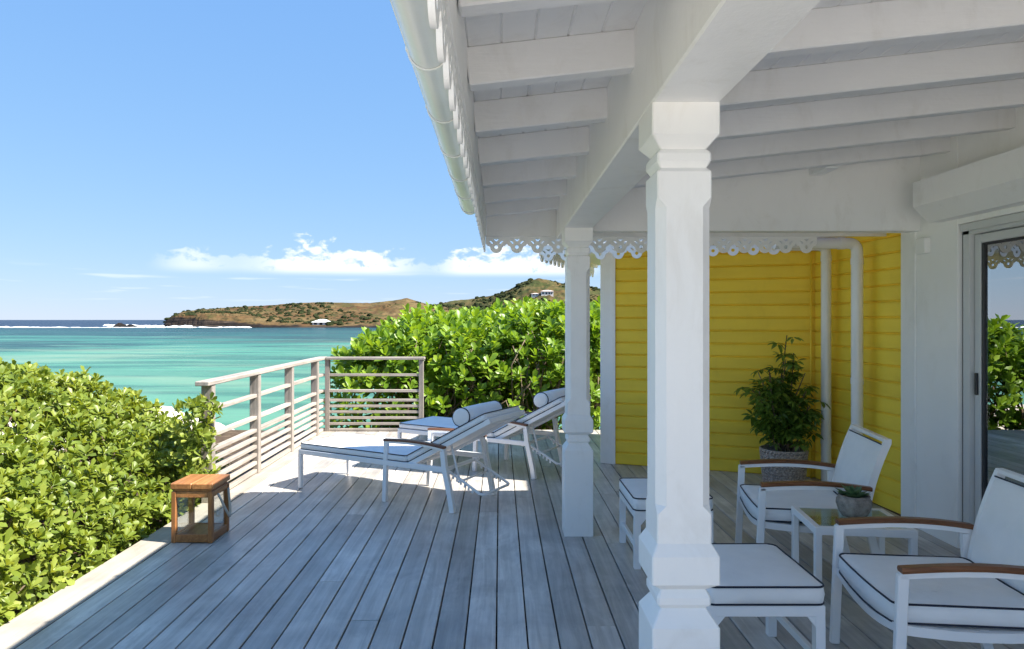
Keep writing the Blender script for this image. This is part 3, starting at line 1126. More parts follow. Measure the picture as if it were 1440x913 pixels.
def trim_unit():
    cu = bpy.data.curves.new('trim_outline', 'CURVE')
    cu.dimensions = '2D'
    cu.fill_mode = 'BOTH'
    cu.extrude = 0.0065

    def poly(pts):
        sp = cu.splines.new('POLY')
        sp.points.add(len(pts) - 1)
        for p, (x, y) in zip(sp.points, pts):
            p.co = (x * PT, y * PT, 0, 1)
        sp.use_cyclic_u = True
    out = [(-0.5, 0.0), (0.5, 0.0), (0.5, -0.405), (0.455, -0.43), (0.44, -0.475), (0.385, -0.50), (0.335, -0.50)]
    for k in range(13):
        a = R(-8 - k * 164 / 12)
        out.append((0.29 * math.cos(a), -0.55 + 0.29 * math.sin(a)))
    out += [(-0.335, -0.50), (-0.385, -0.50), (-0.44, -0.475), (-0.455, -0.43), (-0.5, -0.405)]
    poly(out)
    poly([(0.092 * math.cos(2 * math.pi * k / 12), -0.55 + 0.092 * math.sin(2 * math.pi * k / 12)) for k in range(12)])
    poly([(-0.145, -0.14), (0.0, -0.195), (0.145, -0.14), (0.03, -0.275), (-0.03, -0.275)])
    for s in (-1, 1):
        t = [(0.16, -0.40), (0.22, -0.395), (0.27, -0.335), (0.365, -0.245), (0.25, -0.265), (0.18, -0.32)]
        poly([(s * x, y) for x, y in t])
    o = bpy.data.objects.new('trim_outline', cu)
    COL.objects.link(o)
    dg = bpy.context.evaluated_depsgraph_get()
    me = bpy.data.meshes.new_from_object(o.evaluated_get(dg))
    bpy.data.objects.remove(o)
    n = len(me.vertices)
    co = np.empty(n * 3)
    me.vertices.foreach_get('co', co)
    co = co.reshape(-1, 3)
    me.vertices.foreach_set('co', np.stack([co[:, 0], -co[:, 2], co[:, 1]], -1).ravel())
    me.update()
    me.name = 'trim_scallop'
    me.materials.clear()
    me.materials.append(MATS['white_paint'])
    return me


tme = trim_unit()


def trim_run(p0, ang, n, z, name='trim'):
    d = Vector((math.cos(ang), math.sin(ang), 0))
    e = Vector((p0[0], p0[1], 0)) + d * (n * PT)
    # the plain top strip that the scallops hang from
    mb = MB()
    mb.bar((p0[0], p0[1], z + 0.008), (e.x, e.y, z + 0.008), 0.014, 0.018, 0.002)
    t = mb.build(name, 'white_paint', house)
    for k in range(n):
        p = Vector((p0[0], p0[1], 0)) + d * ((k + 0.5) * PT)
        inst('scallop', tme, t, (p.x, p.y, z), ang)
    return t


trim_run((-0.112, Y_END + 0.030), 0.0, 16, 2.172)
trim_run((-0.121, Y_END + 0.03 - 31 * PT), math.pi / 2, 31, 2.172)

# --- gutter
GX, GZ, GR = -0.237, 2.400, 0.066
gu = MB()
arc = [(GR * math.cos(a), GR * math.sin(a)) for a in np.linspace(math.pi, 2 * math.pi, 13)]
arc2 = [((GR - 0.004) * math.cos(a), (GR - 0.004) * math.sin(a)) for a in np.linspace(2 * math.pi, math.pi, 13)]
ring = arc + arc2
gu.rings([[(GX + x, Y_BEG, GZ + z) for x, z in ring], [(GX + x, Y_END, GZ + z) for x, z in ring]])
gutter = gu.build('gutter', 'gutter_white', house, autosm=40)
gb = MB()
gb.tube([(GX - GR - 0.001, Y_BEG, GZ), (GX - GR - 0.001, Y_END, GZ)], 0.006, 8)
gb.build('gutter_bead', 'gutter_white', gutter, smooth=True)
ec = MB()
ec.rings([[(GX + x, Y_END, GZ + z) for x, z in arc], [(GX + x, Y_END + 0.004, GZ + z) for x, z in arc]])
ec.build('end_cap', 'gutter_white', gutter)
br = MB()
o1 = [((GR + 0.007) * math.cos(a), (GR + 0.007) * math.sin(a)) for a in np.linspace(math.pi * 0.97, 2 * math.pi, 14)]
o2 = [((GR + 0.001) * math.cos(a), (GR + 0.001) * math.sin(a)) for a in np.linspace(2 * math.pi, math.pi * 0.97, 14)]
br.rings([[(GX + x, -0.014, GZ + z) for x, z in o1 + o2], [(GX + x, 0.014, GZ + z) for x, z in o1 + o2]])
br.box(GX - GR - 0.012, GX - GR + 0.004, -0.012, 0.012, GZ - 0.004, GZ + 0.012, 0.003)
br.box(GX + GR - 0.002, -0.132, -0.014, 0.014, GZ - 0.012, GZ + 0.03, 0.003)
bme = bpy.data.meshes.new('bracket')
bme.from_pydata(br.v, [], br.f)
bme.materials.append(MATS['gutter_white'])
for k in range(8):
    inst('bracket', bme, gutter, (0, 5.33 - 0.61 * k, 0))

# --- facade with the sliding door
DY0, DY1, DZ = 1.0, 4.475, 2.125
wl = MB()
wl.box(3.0, 3.22, DY1, 4.92, 0.0, 2.79, 0.004)
wl.box(3.0, 3.22, -0.6, DY0, 0.0, 2.79, 0.004)
wl.box(3.002, 3.22, DY0 - 0.001, DY1 + 0.001, DZ, 2.80, 0.004)
wl.build('wall', 'wall_white', house)
MB().box(2.992, 3.13, 4.92, 5.10, 0.0, 2.60, 0.006).build('corner_post', 'white_paint', house)
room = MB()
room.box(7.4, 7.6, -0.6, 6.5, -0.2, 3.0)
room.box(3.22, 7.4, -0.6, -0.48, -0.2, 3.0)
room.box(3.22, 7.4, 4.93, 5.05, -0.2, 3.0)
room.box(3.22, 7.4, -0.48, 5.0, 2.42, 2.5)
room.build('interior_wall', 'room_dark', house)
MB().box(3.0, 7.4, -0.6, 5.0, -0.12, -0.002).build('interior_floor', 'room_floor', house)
door = empty('sliding_door', (3.05, DY1, 0))
door.parent = house
MD = Matrix.Translation((-3.05, -DY1, 0))
fr = MB(MD)
fr.box(3.025, 3.14, DY1 - 0.075, DY1 - 0.012, 0.001, DZ - 0.012)
fr.box(3.025, 3.14, DY0, DY1 - 0.013, DZ - 0.075, DZ - 0.013)
fr.box(3.010, 3.024, DY0, DY1 - 0.006, DZ - 0.052, DZ - 0.002)
fr.box(3.025, 3.14, DY0, DY1 - 0.08, 0.001, 0.03)
fr.build('frame', 'aluminium', door)
pn = MB(MD)
pn.box(3.055, 3.10, DY1 - 0.135, DY1 - 0.078, 0.031, DZ - 0.078)
pn.box(3.055, 3.10, 2.85, DY1 - 0.136, DZ - 0.135, DZ - 0.079)
pn.box(3.055, 3.10, 2.85, DY1 - 0.136, 0.031, 0.10)
pn.box(3.055, 3.10, 2.80, 2.849, 0.031, DZ - 0.078)
pn.build('panel_frame', 'aluminium', door)
sl = MB(MD)
sl.box(3.060, 3.096, DY1 - 0.158, DY1 - 0.136, 0.101, DZ - 0.136)
sl.box(3.060, 3.096, 2.851, DY1 - 0.159, DZ - 0.150, DZ - 0.136)
sl.box(3.060, 3.096, 2.851, DY1 - 0.159, 0.101, 0.112)
sl.box(3.030, 3.20, DY1 - 0.011, DY1 - 0.0005, 0.001, DZ - 0.001)  # dark strip painted in as the shade of the wall-to-frame gap
sl.build('seal_and_gap_shade', 'dark_seal_and_gap', door)
MB(MD).box(3.074, 3.080, 2.851, DY1 - 0.159, 0.113, DZ - 0.151, 0.001).build('pane', 'door_glass', door)
MB(MD).box(3.110, 3.116, DY0, 2.86, 0.031, DZ - 0.08, 0.001).build('pane', 'door_glass', door)
hd = MB(MD)
hd.box(3.040, 3.056, DY1 - 0.118, DY1 - 0.098, 1.02, 1.16, 0.003)
hd.build('handle', 'dark_seal_and_gap', door)
sb = MB()
sp_ = [(2.80, 2.43), (3.001, 2.43), (3.001, 2.16), (2.905, 2.16), (2.80, 2.262)]
sb.rings([[(x, 0.9, z) for x, z in sp_], [(x, 4.63, z) for x, z in sp_]])
sb.build('shutter_box', 'white_paint', house)
MB().box(2.955, 3.001, 4.75, 4.86, 1.965, 2.075, 0.006).build('sensor_box', 'white_paint', house)

# --- rotated yellow wing
WA = R(-19.0)
WL = Vector((1.06, 7.17, 0))
MW = Matrix.Translation(WL) @ Matrix.Rotation(WA, 4, 'Z')
BH = 0.127
prof = [(0.0, 0.0), (0.0, BH), (-0.003, BH), (-0.004, BH - 0.004), (-0.022, BH - 0.017), (-0.021, 0.007), (-0.010, 0.0)]
bd = MB()
bd.rings([[(0, y, z) for y, z in prof], [(1, y, z) for y, z in prof]])
bdm = bpy.data.meshes.new('siding_board')
bdm.from_pydata(bd.v, [], [tuple(reversed(q)) for q in bd.f])
bdm.materials.append(MATS['yellow_paint'])
W_LEN = 2.06


def sided_wall(name, origin, ang, length, x_start, rows, thick=0.10):
    M = Matrix.Translation(origin) @ Matrix.Rotation(ang, 4, 'Z')
    w = MB(M).box(0, length, 0.001, thick, 0.0005, rows * BH + 0.1, 0.002).build(name, 'yellow_paint', house)
    for r in range(rows):
        p = M @ Vector((x_start, 0.0, r * BH + 0.0008))
        inst('siding_board', bdm, w, p, ang, (length - x_start, 1, 1))
    return w


sided_wall('wing_wall', WL, WA, W_LEN, 0.155, 18)
cor = MW @ Vector((W_LEN, 0, 0))
sv = Vector((3.11, 5.10, 0)) - cor
sided_wall('side_wall', cor, math.atan2(sv.y, sv.x), sv.length, 0.024, 18)
MB(MW).box(0.0, 0.155, -0.030, 0.12, 0.0, 2.35, 0.004).build('corner_board', 'white_paint', house)
MB(MW).box(0.115, 0.158, -0.040, -0.0305, 0.0, 2.35, 0.003).build('corner_board', 'white_paint', house)
wb = MB(MW)
wb.box(0.001, 0.10, 0.121, 1.7, 0.0, 2.3, 0.003)
wb.box(0.0, 3.6, 1.7, 1.8, 0.0, 2.3, 0.003)
wb.build('wing_wall', 'yellow_paint', house)
# wing roof: soffit, fascia, sheet, trim
EX0, EY0, EX1, EY1 = -0.417, -0.863, 2.40, 1.9
MB(MW).box(EX0 + 0.02, EX1, EY0 + 0.02, EY1, 2.225, 2.245, 0.002).build('soffit', 'white_paint', house)
ws = MB(MW)
vs = [(EX0, EY0, 2.34), (EX1, EY0, 2.34), (EX1, EY1, 2.62), (EX0, EY1, 2.62)]
ws.add(vs + [(x, y, z + 0.05) for x, y, z in vs], [(3, 2, 1, 0), (4, 5, 6, 7), (0, 1, 5, 4), (1, 2, 6, 5), (2, 3, 7, 6), (3, 0, 4, 7)])
ws.build('wing_roof', 'roof_sheet', house)
MB(MW).box(EX0, EX1, EY0, EY0 + 0.02, 2.19, 2.338, 0.003).build('fascia', 'white_paint', house)
fs_ = MB(MW)
q = [(EY0 + 0.021, 2.19), (EY1, 2.19), (EY1, 2.615), (EY0 + 0.021, 2.336)]
fs_.rings([[(EX0, y, z) for y, z in q], [(EX0 + 0.02, y, z) for y, z in q]])
fs_.build('fascia', 'white_paint', house)
p = MW @ Vector((EX0, EY0 - 0.009, 0))
trim_run((p.x, p.y), WA, 13, 2.195)
p = MW @ Vector((EX0 - 0.008, EY0, 0))
trim_run((p.x, p.y), WA + math.pi / 2, 16, 2.195)
shade_slab = MB()
shade_slab.add([(2.40, 5.445, 2.62), (9, 5.445, 2.9), (9, 7.4, 2.9), (2.40, 7.4, 2.62), (2.40, 5.445, 2.68), (9, 5.445, 2.96), (9, 7.4, 2.96), (2.40, 7.4, 2.68)],
       [(3, 2, 1, 0), (4, 5, 6, 7), (0, 1, 5, 4), (1, 2, 6, 5), (2, 3, 7, 6), (3, 0, 4, 7)])
shade_slab.build('roof', 'roof_sheet', house)  # unseen slab added to keep sun off the side wall and rain pipe
# --- rain pipes
def pipe(pts, r, name='downpipe', rings_at=()):
    # round the elbows
    P = [Vector(p) for p in pts]
    out = [P[0]]
    for i in range(1, len(P) - 1):
        a, b, c_ = P[i - 1], P[i], P[i + 1]
        d1, d2 = (a - b).normalized(), (c_ - b).normalized()
        rad = 0.075
        for t in np.linspace(0, 1, 7):
            q = (b + d1 * rad) * (1 - t) ** 2 + b * 2 * t * (1 - t) + (b + d2 * rad) * t ** 2
            out.append(q)
    out.append(P[-1])
    mb = MB()
    mb.tube(out, r, 14)
    o = mb.build(name, 'gutter_white', house, autosm=50)
    for c_, d in rings_at:
        MB().tube([Vector(c_) - Vector(d) * 0.025, Vector(c_) + Vector(d) * 0.025], r + 0.004, 14).build('collar', 'gutter_white', o, autosm=50)
    return o


pipe([(2.25, 5.60, 2.128), (2.93, 5.60, 2.128), (2.93, 5.60, 0.0)], 0.046, rings_at=[((2.93, 5.60, 1.98), (0, 0, 1)), ((2.80, 5.60, 2.128), (1, 0, 0)), ((2.93, 5.60, 1.0), (0, 0, 1))])
pipe([(2.45, 6.10, 2.16), (2.915, 6.10, 2.16), (2.915, 6.10, 0.0)], 0.043, rings_at=[((2.915, 6.10, 2.05), (0, 0, 1)), ((2.915, 6.10, 0.42), (0, 0, 1))])
cbv = MW @ Vector((W_LEN - 0.045, -0.045, 0))
MB().tube([(cbv.x, cbv.y, 0.0), (cbv.x, cbv.y, 2.2)], 0.010, 8).build('cable_pipe', 'yellow_paint', house, smooth=True)

# ------------------------------------------------------------------ furniture
def rrect(x0, x1, y0, y1, rc, n=5, dens=4):
    """rounded rectangle outline, with extra points along the sides"""
    cs = [(x1 - rc, y0 + rc, -90), (x1 - rc, y1 - rc, 0), (x0 + rc, y1 - rc, 90), (x0 + rc, y0 + rc, 180)]
    corners = []
    for cx, cy_, a0 in cs:
        corners.append([(cx + rc * math.cos(R(a0 + 90 * k / n)), cy_ + rc * math.sin(R(a0 + 90 * k / n))) for k in range(n + 1)])
    out = []
    for i in range(4):
        out += corners[i]
        a, b = corners[i][-1], corners[(i + 1) % 4][0]
        for k in range(1, dens):
            t = k / dens
            out.append((a[0] + (b[0] - a[0]) * t, a[1] + (b[1] - a[1]) * t))
    return out


def cushion(parent, x0, x1, y0, y1, z, t, M=None, name='cushion', seed=0, rc=0.035, piping=True, warp=None, pr=0.0042):
    rnd = random.Random(seed)
    lay = [(0.05, 0.004), (0.012, 0.0), (0.003, 0.004), (-0.002, t * 0.5), (0.003, t - 0.004), (0.012, t), (0.05, t + 0.008), (0.12, t + 0.014)]
    rg = []
    for ins, dz in lay:
        ol = rrect(x0 + ins, x1 - ins, y0 + ins, y1 - ins, max(rc - ins * 0.4, 0.008))
        rg.append([(x, y, z + dz + (rnd.uniform(-0.0012, 0.0012) if 0 < dz else 0)) for x, y in ol])
    T = warp or (lambda p: p)
    mb = MB(M)
    mb.rings([[T(p) for p in r_] for r_ in rg])
    o = mb.build(name, 'cushion_cloth', parent, autosm=60)
    if piping:
        for dz in (0.004, t - 0.002):
            pb = MB(M)
            ol = rrect(x0 + 0.002, x1 - 0.002, y0 + 0.002, y1 - 0.002, rc)
            pb.tube([T((x, y, z + dz)) for x, y in ol], pr, 6, True)
            pb.build('piping', 'piping_cloth', o, smooth=True)
    return o


def legs(parent, specs, w, h, mat='frame_white'):
    for a, b in specs:
        MB().bar(a, b, w, h, 0.004, up=(1, 0, 0)).build('leg', mat, parent)


# --- sun lounger: foot end at x = 0, head towards +x, width 0..W along y
def make_lounger():
    W = 0.66
    t = empty('sun_lounger', (0, 0, 0))
    zr, hr = 0.325, 0.042
    f_ = MB()
    for y in (0.016, W - 0.016):
        f_.bar((0.0, y, zr), (1.56, y, zr), 0.032, hr)
    f_.bar((0.016, 0.033, zr), (0.016, W - 0.033, zr), 0.032, hr)
    f_.bar((1.20, 0.033, zr), (1.20, W - 0.033, zr), 0.03, 0.03)
    f_.bar((0.6, 0.033, zr), (0.6, W - 0.033, zr), 0.03, 0.03)
    f_.bar((1.50, 0.033, zr - 0.02), (1.50, W - 0.033, zr - 0.02), 0.025, 0.025)
    f_.build('frame', 'frame_white', t)
    sl_ = MB()
    sl_.box(0.03, 1.19, 0.03, W - 0.03, zr + 0.008, zr + 0.016, 0.002)
    sl_.build('sling', 'sling_cloth', t)
    for y in (0.016, W - 0.016):
        MB().bar((0.016, y, 0.001), (0.016, y, zr - 0.02), 0.036, 0.036, 0.004, (1, 0, 0)).build('leg', 'frame_white', t)
        MB().bar((0.965, y, 0.001), (0.985, y, 0.500), 0.034, 0.040, 0.004, (1, 0, 0)).build('leg', 'frame_white', t)
        lg = MB()
        hw, hh = 0.017, 0.021
        pr_ = [(-hw, -hh), (hw, -hh), (hw, hh), (-hw, hh)]
        lg.sweep([(1.635, y, 0.001), (1.618, y, 0.10), (1.590, y, 0.22), (1.560, y, 0.34), (1.545, y, 0.470)], pr_, up=(1, 0, 0))
        lg.build('leg', 'frame_white', t)
        ap = [(0.965 + 0.595 * s, y, 0.503 + 0.030 * math.sin(math.pi * s * 0.75) - 0.034 * s) for s in np.linspace(0, 1, 9)]
        am = MB()
        am.sweep([(a, b, c_ - 0.006) for a, b, c_ in ap], [(-0.016, -0.013), (0.016, -0.013), (0.016, 0.006), (-0.016, 0.006)])
        am.build('arm_bar', 'frame_white', t)
        wd = MB()
        wd.sweep([(a, b, c_ + 0.009) for a, b, c_ in ap], [(-0.021, -0.009), (0.021, -0.009), (0.023, 0.0), (0.017, 0.010), (-0.017, 0.010), (-0.023, 0.0)])
        wd.build('armrest', 'arm_wood', t)
    # reclined back
    a = math.atan2(0.40, 0.745)
    MBk = Matrix.Translation((1.20, 0, zr + 0.005)) @ Matrix.Rotation(-a, 4, 'Y')
    bf = MB(MBk)
    LB = 0.855
    for y in (0.050, W - 0.050):
        bf.bar((0.0, y, 0.0), (LB, y, 0.0), 0.030, 0.040)
    bf.bar((LB - 0.015, 0.066, 0.0), (LB - 0.015, W - 0.066, 0.0), 0.03, 0.04)
    bf.bar((0.02, 0.066, 0.0), (0.02, W - 0.066, 0.0), 0.03, 0.03)
    bf.build('back_frame', 'frame_white', t)
    bs = MB(MBk)
    bs.box(0.03, LB - 0.03, 0.06, W - 0.06, 0.004, 0.012, 0.002)
    bs.build('back_sling', 'sling_cloth', t)
    # prop: bail, rack teeth and struts
    pb = MB()
    ya, yb_ = 0.11, W - 0.11
    pb.tube([(1.50, ya, 0.31), (1.66, ya, 0.235), (1.82, ya, 0.150), (1.845, ya + 0.012, 0.143), (1.855, ya + 0.04, 0.142), (1.855, yb_ - 0.04, 0.142),
             (1.845, yb_ - 0.012, 0.143), (1.82, yb_, 0.150), (1.66, yb_, 0.235), (1.50, yb_, 0.31)], 0.011, 8)
    pb.build('prop_bail', 'frame_white', t, smooth=True)
    for y in (ya, yb_):
        rk = MB()
        for k in range(6):
            x = 1.58 + 0.036 * k
            z = 0.272 - 0.0185 * k
            rk.bar((x, y, z), (x - 0.004, y, z - 0.034), 0.010, 0.016, 0.002, (1, 0, 0))
        rk.build('prop_teeth', 'frame_white', t)
        sr = MB()
        sr.tube([MBk @ Vector((0.40, y, -0.02)), (1.64, y, 0.225)], 0.009, 8)
        sr.build('prop_strut', 'frame_white', t, smooth=True)
    sr = MB()
    sr.tube([(1.64, ya - 0.02, 0.225), (1.64, yb_ + 0.02, 0.225)], 0.009, 8)
    sr.build('prop_strut', 'frame_white', t, smooth=True)
    cushion(t, -0.005, 1.185, 0.015, W - 0.015, zr + 0.019, 0.056, name='seat_cushion', seed=3)
    cushion(t, -0.015, LB - 0.02, 0.035, W - 0.035, 0.016, 0.056, MBk, name='back_cushion', seed=4)
    # head roll
    MR = MBk @ Matrix.Translation((0.615, 0.055, 0.135))
    r0, LR = 0.076, W - 0.11
    ro = MB(MR)
    rg = []
    for y, q in ((0.0, 0.70), (0.006, 0.90), (0.016, 1.0), (LR * 0.5, 1.03), (LR - 0.016, 1.0), (LR - 0.006, 0.90), (LR, 0.70)):
        rg.append([(r0 * q * 1.06 * math.cos(w), y, r0 * q * 0.94 * math.sin(w)) for w in np.linspace(0, 2 * math.pi, 25)[:-1]])
    ro.rings(rg)
    pil = ro.build('head_pillow', 'cushion_cloth', t, autosm=50)
    for y in (0.014, LR - 0.014):
        pp = MB(MR)
        pp.tube([(r0 * 1.055 * math.cos(w), y, r0 * 0.94 * math.sin(w)) for w in np.linspace(0, 2 * math.pi, 25)[:-1]], 0.0045, 6, True)
        pp.build('piping', 'piping_cloth', pil, smooth=True)
    st_ = MB(MR)
    st_.box(-0.03, 0.03, 0.10, LR - 0.10, -0.085, -0.062, 0.004)
    st_.build('strap', 'cushion_cloth', pil)
    return t


l1 = make_lounger()
l2 = copy_tree(l1)
l1.location, l1.rotation_euler = (-1.80, 6.09, 0.0005), (0, 0, R(-29.3))
l2.location, l2.rotation_euler = (-1.09, 7.26, 0.0005), (0, 0, R(-30.8))
G = 'sun loungers on the deck'
tag(l1, 'white sun lounger beside the open deck, standing in front of the other lounger', 'sun lounger', G)
tag(l2, 'white sun lounger partly hidden behind the other lounger and the far column', 'sun lounger', G)


# --- armchair: faces -x, width along y, origin on the floor
def make_armchair():
    t = empty('armchair', (0, 0, 0))
    HW = 0.305
    xf, xb = -0.315, 0.245
    for s in (-1, 1):
        y = s * HW
        MB().bar((xf - 0.012, y, 0.001), (xf + 0.010, y, 0.548), 0.028, 0.040, 0.004, (1, 0, 0)).build('leg', 'frame_white', t)
        lg = MB()
        hw, hh = 0.014, 0.020
        lg.sweep([(0.340, y, 0.001), (0.305, y, 0.14), (0.270, y, 0.30), (0.250, y, 0.43), (0.245, y, 0.53)],
                 [(-hw, -hh), (hw, -hh), (hw, hh), (-hw, hh)], up=(1, 0, 0))
        lg.build('leg', 'frame_white', t)
        ap = [(xf + (xb + 0.025 - xf) * q, y, 0.553 + 0.030 * math.sin(math.pi * q * 0.8) - 0.020 * q) for q in np.linspace(0, 1, 9)]
        am = MB()
        am.sweep([(a, b, c_ - 0.008) for a, b, c_ in ap], [(-0.014, -0.014), (0.014, -0.014), (0.014, 0.007), (-0.014, 0.007)])
        am.build('arm_bar', 'frame_white', t)
        wd = MB()
        wd.sweep([(a, b, c_ + 0.010) for a, b, c_ in ap], [(-0.021, -0.010), (0.021, -0.010), (0.024, 0.0), (0.016, 0.011), (-0.016, 0.011), (-0.024, 0.0)])
        wd.build('armrest', 'arm_wood', t)
        sr = MB()
        sr.sweep([(xf + (0.27 - xf) * q, s * (HW - 0.018), 0.335 - 0.018 * math.sin(math.pi * q)) for q in np.linspace(0, 1, 7)],
                 [(-0.012, -0.018), (0.012, -0.018), (0.012, 0.018), (-0.012, 0.018)])
        sr.build('seat_rail', 'frame_white', t)
    sag = lambda y: -0.045 * (1 - (y / HW) ** 2)
    fr_ = MB()
    fr_.sweep([(xf + 0.004, y, 0.345 + sag(y)) for y in np.linspace(-HW + 0.012, HW - 0.012, 13)], [(-0.012, -0.016), (0.012, -0.016), (0.012, 0.016), (-0.012, 0.016)])
    fr_.build('seat_rail', 'frame_white', t)
    fr_ = MB()
    fr_.bar((0.255, -HW + 0.03, 0.335), (0.255, HW - 0.03, 0.335), 0.024, 0.03)
    fr_.build('seat_rail', 'frame_white', t)
    # sagging sling seat
    ss = MB()
    gx_ = np.linspace(xf + 0.01, 0.25, 5)
    gy_ = np.linspace(-HW + 0.02, HW - 0.02, 11)
    A, B = np.meshgrid(gx_, gy_, indexing='ij')
    v_, f2 = grid_mesh(A, B, 0.352 + sag(B) * 0.9)
    v2 = v_ - np.array([0, 0, 0.005])
    ss.add(v_.tolist() + v2.tolist(), f2.tolist() + (f2[:, ::-1] + len(v_)).tolist())
    ss.build('seat_sling', 'sling_cloth', t)

    def wp(p):
        x, y, z = p
        k = max(0.0, min(1.0, (0.43 - z) / 0.085))
        return (x, y, z + sag(y) * (0.85 * k + 0.25 * (1 - k)))
    cushion(t, xf - 0.010, 0.235, -HW + 0.022, HW - 0.022, 0.354, 0.074, name='seat_cushion', seed=8, warp=wp)
    # curved back panel
    bx = lambda q: 0.245 + 0.045 * q + 0.080 * q * q
    bz = lambda q: 0.345 + 0.475 * q
    bh = HW - 0.028
    qs = np.linspace(0, 1, 11)
    for s in (-1, 1):
        bb = MB()
        bb.sweep([(bx(q), s * (bh - 0.012), bz(q)) for q in qs], [(-0.0125, -0.019), (0.0125, -0.019), (0.0125, 0.019), (-0.0125, 0.019)], up=(1, 0, 0))
        bb.build('back_frame', 'frame_white', t)
    bb = MB()
    bb.bar((bx(1), -bh, bz(1) + 0.004), (bx(1), bh, bz(1) + 0.004), 0.036, 0.022)
    bb.build('back_frame', 'frame_white', t)
    ps = MB()
    A, B = np.meshgrid(qs[:-1], np.linspace(-bh + 0.008, bh - 0.008, 9), indexing='ij')
    A = A * 1.055
    dip = 0.012 * (1 - (B / bh) ** 2)
    v_, f2 = grid_mesh(bx(A) - 0.020 + dip, B, bz(A))
    v2 = v_ + np.array([0.006, 0, 0])
    ps.add(v_.tolist() + v2.tolist(), f2.tolist() + (f2[:, ::-1] + len(v_)).tolist())
    ps.build('back_sling', 'sling_cloth', t, smooth=True)
    ls = MB()
    ls.bar((bx(0.962) - 0.021, -bh + 0.02, bz(0.962)), (bx(0.962) - 0.021, bh - 0.02, bz(0.962)), 0.006, 0.006, 0.001)
    ls.build('seam', 'piping_cloth', t)
    return t


a1 = make_armchair()
a2 = copy_tree(a1)
a1.location, a1.rotation_euler = (1.84, 4.13, 0.0005), (0, 0, R(-9))
a2.location, a2.rotation_euler = (1.845, 2.83, 0.0005), (0, 0, R(-6))
G = 'armchairs on the veranda'
tag(a1, 'white armchair with wooden armrests between the side table and the yellow wall', 'armchair', G)
tag(a2, 'white armchair with wooden armrests beside the sliding glass door', 'armchair', G)


# --- footstool
def make_stool():
    t = empty('footstool', (0, 0, 0))
    hx, hy = 0.238, 0.262
    f_ = MB()
    for s in (-1, 1):
        f_.bar((-hx, s * (hy - 0.018), 0.328), (hx, s * (hy - 0.018), 0.328), 0.034, 0.046)
        f_.bar((s * (hx - 0.018), -hy + 0.036, 0.328), (s * (hx - 0.018), hy - 0.036, 0.328), 0.034, 0.044)
    f_.box(-hx + 0.03, hx - 0.03, -hy + 0.03, hy - 0.03, 0.338, 0.346, 0.002)
    f_.build('frame', 'frame_white', t)
    for sx in (-1, 1):
        for sy in (-1, 1):
            lg = MB()
            k = 0.019
            lg.sweep([(sx * (hx - 0.020), sy * (hy - 0.020), 0.001), (sx * (hx - 0.020), sy * (hy - 0.020), 0.26), (sx * (hx - 0.021), sy * (hy - 0.020), 0.309)],
                     [(-k, -k), (k, -k), (k, k), (-k, k)], up=(1, 0, 0))
            # flared corner bracket
            x0, y0 = sx * (hx - 0.038), sy * (hy - 0.020)
            lg.add([(x0, y0 - 0.016, 0.306), (x0 - sx * 0.035, y0 - 0.016, 0.306), (x0, y0 - 0.016, 0.262),
                    (x0, y0 + 0.016, 0.306), (x0 - sx * 0.035, y0 + 0.016, 0.306), (x0, y0 + 0.016, 0.262)],
                   [(0, 1, 2), (5, 4, 3), (0, 3, 4, 1), (1, 4, 5, 2), (2, 5, 3, 0)])
            lg.build('leg', 'frame_white', t)
    for s in (-1, 1):
        st = MB()
        st.bar((s * (hx - 0.020), -hy + 0.036, 0.13), (s * (hx - 0.020), hy - 0.036, 0.13), 0.024, 0.032)
        st.build('stretcher', 'frame_white', t)
    cushion(t, -hx - 0.004, hx + 0.004, -hy - 0.004, hy + 0.004, 0.352, 0.076, name='cushion', seed=12)
    return t


s1 = make_stool()
s2 = copy_tree(s1)
s1.location = (1.072, 3.005, 0.0005)
s2.location = (1.045, 4.36, 0.0005)
G = 'footstools by the columns'
tag(s1, 'white cushioned footstool with dark piping, in front of the armchair by the glass door', 'footstool', G)
tag(s2, 'white cushioned footstool half hidden by the column, near the yellow wall armchair', 'footstool', G)

# --- side table with glass top
tb = empty('side_table', (1.865, 3.63, 0.0005), R(-7))
hx, hy, HT = 0.245, 0.205, 0.45
f_ = MB()
for s in (-1, 1):
    f_.bar((-hx, s * (hy - 0.017), HT - 0.02), (hx, s * (hy - 0.017), HT - 0.02), 0.034, 0.04)
    f_.bar((s * (hx - 0.017), -hy + 0.034, HT - 0.02), (s * (hx - 0.017), hy - 0.034, HT - 0.02), 0.034, 0.039)
f_.build('frame', 'frame_white', tb)
for sx in (-1, 1):
    for sy in (-1, 1):
        MB().box(sx * (hx - 0.018) - 0.017, sx * (hx - 0.018) + 0.017, sy * (hy - 0.018) - 0.017, sy * (hy - 0.018) + 0.017, 0.001, HT - 0.036).build('leg', 'frame_white', tb)
MB().box(-hx + 0.033, hx - 0.033, -hy + 0.033, hy - 0.033, HT - 0.012, HT - 0.003, 0.001).build('glass_top', 'table_glass', tb)
tag(tb, 'low white side table with a glass top between the two armchairs', 'side table')


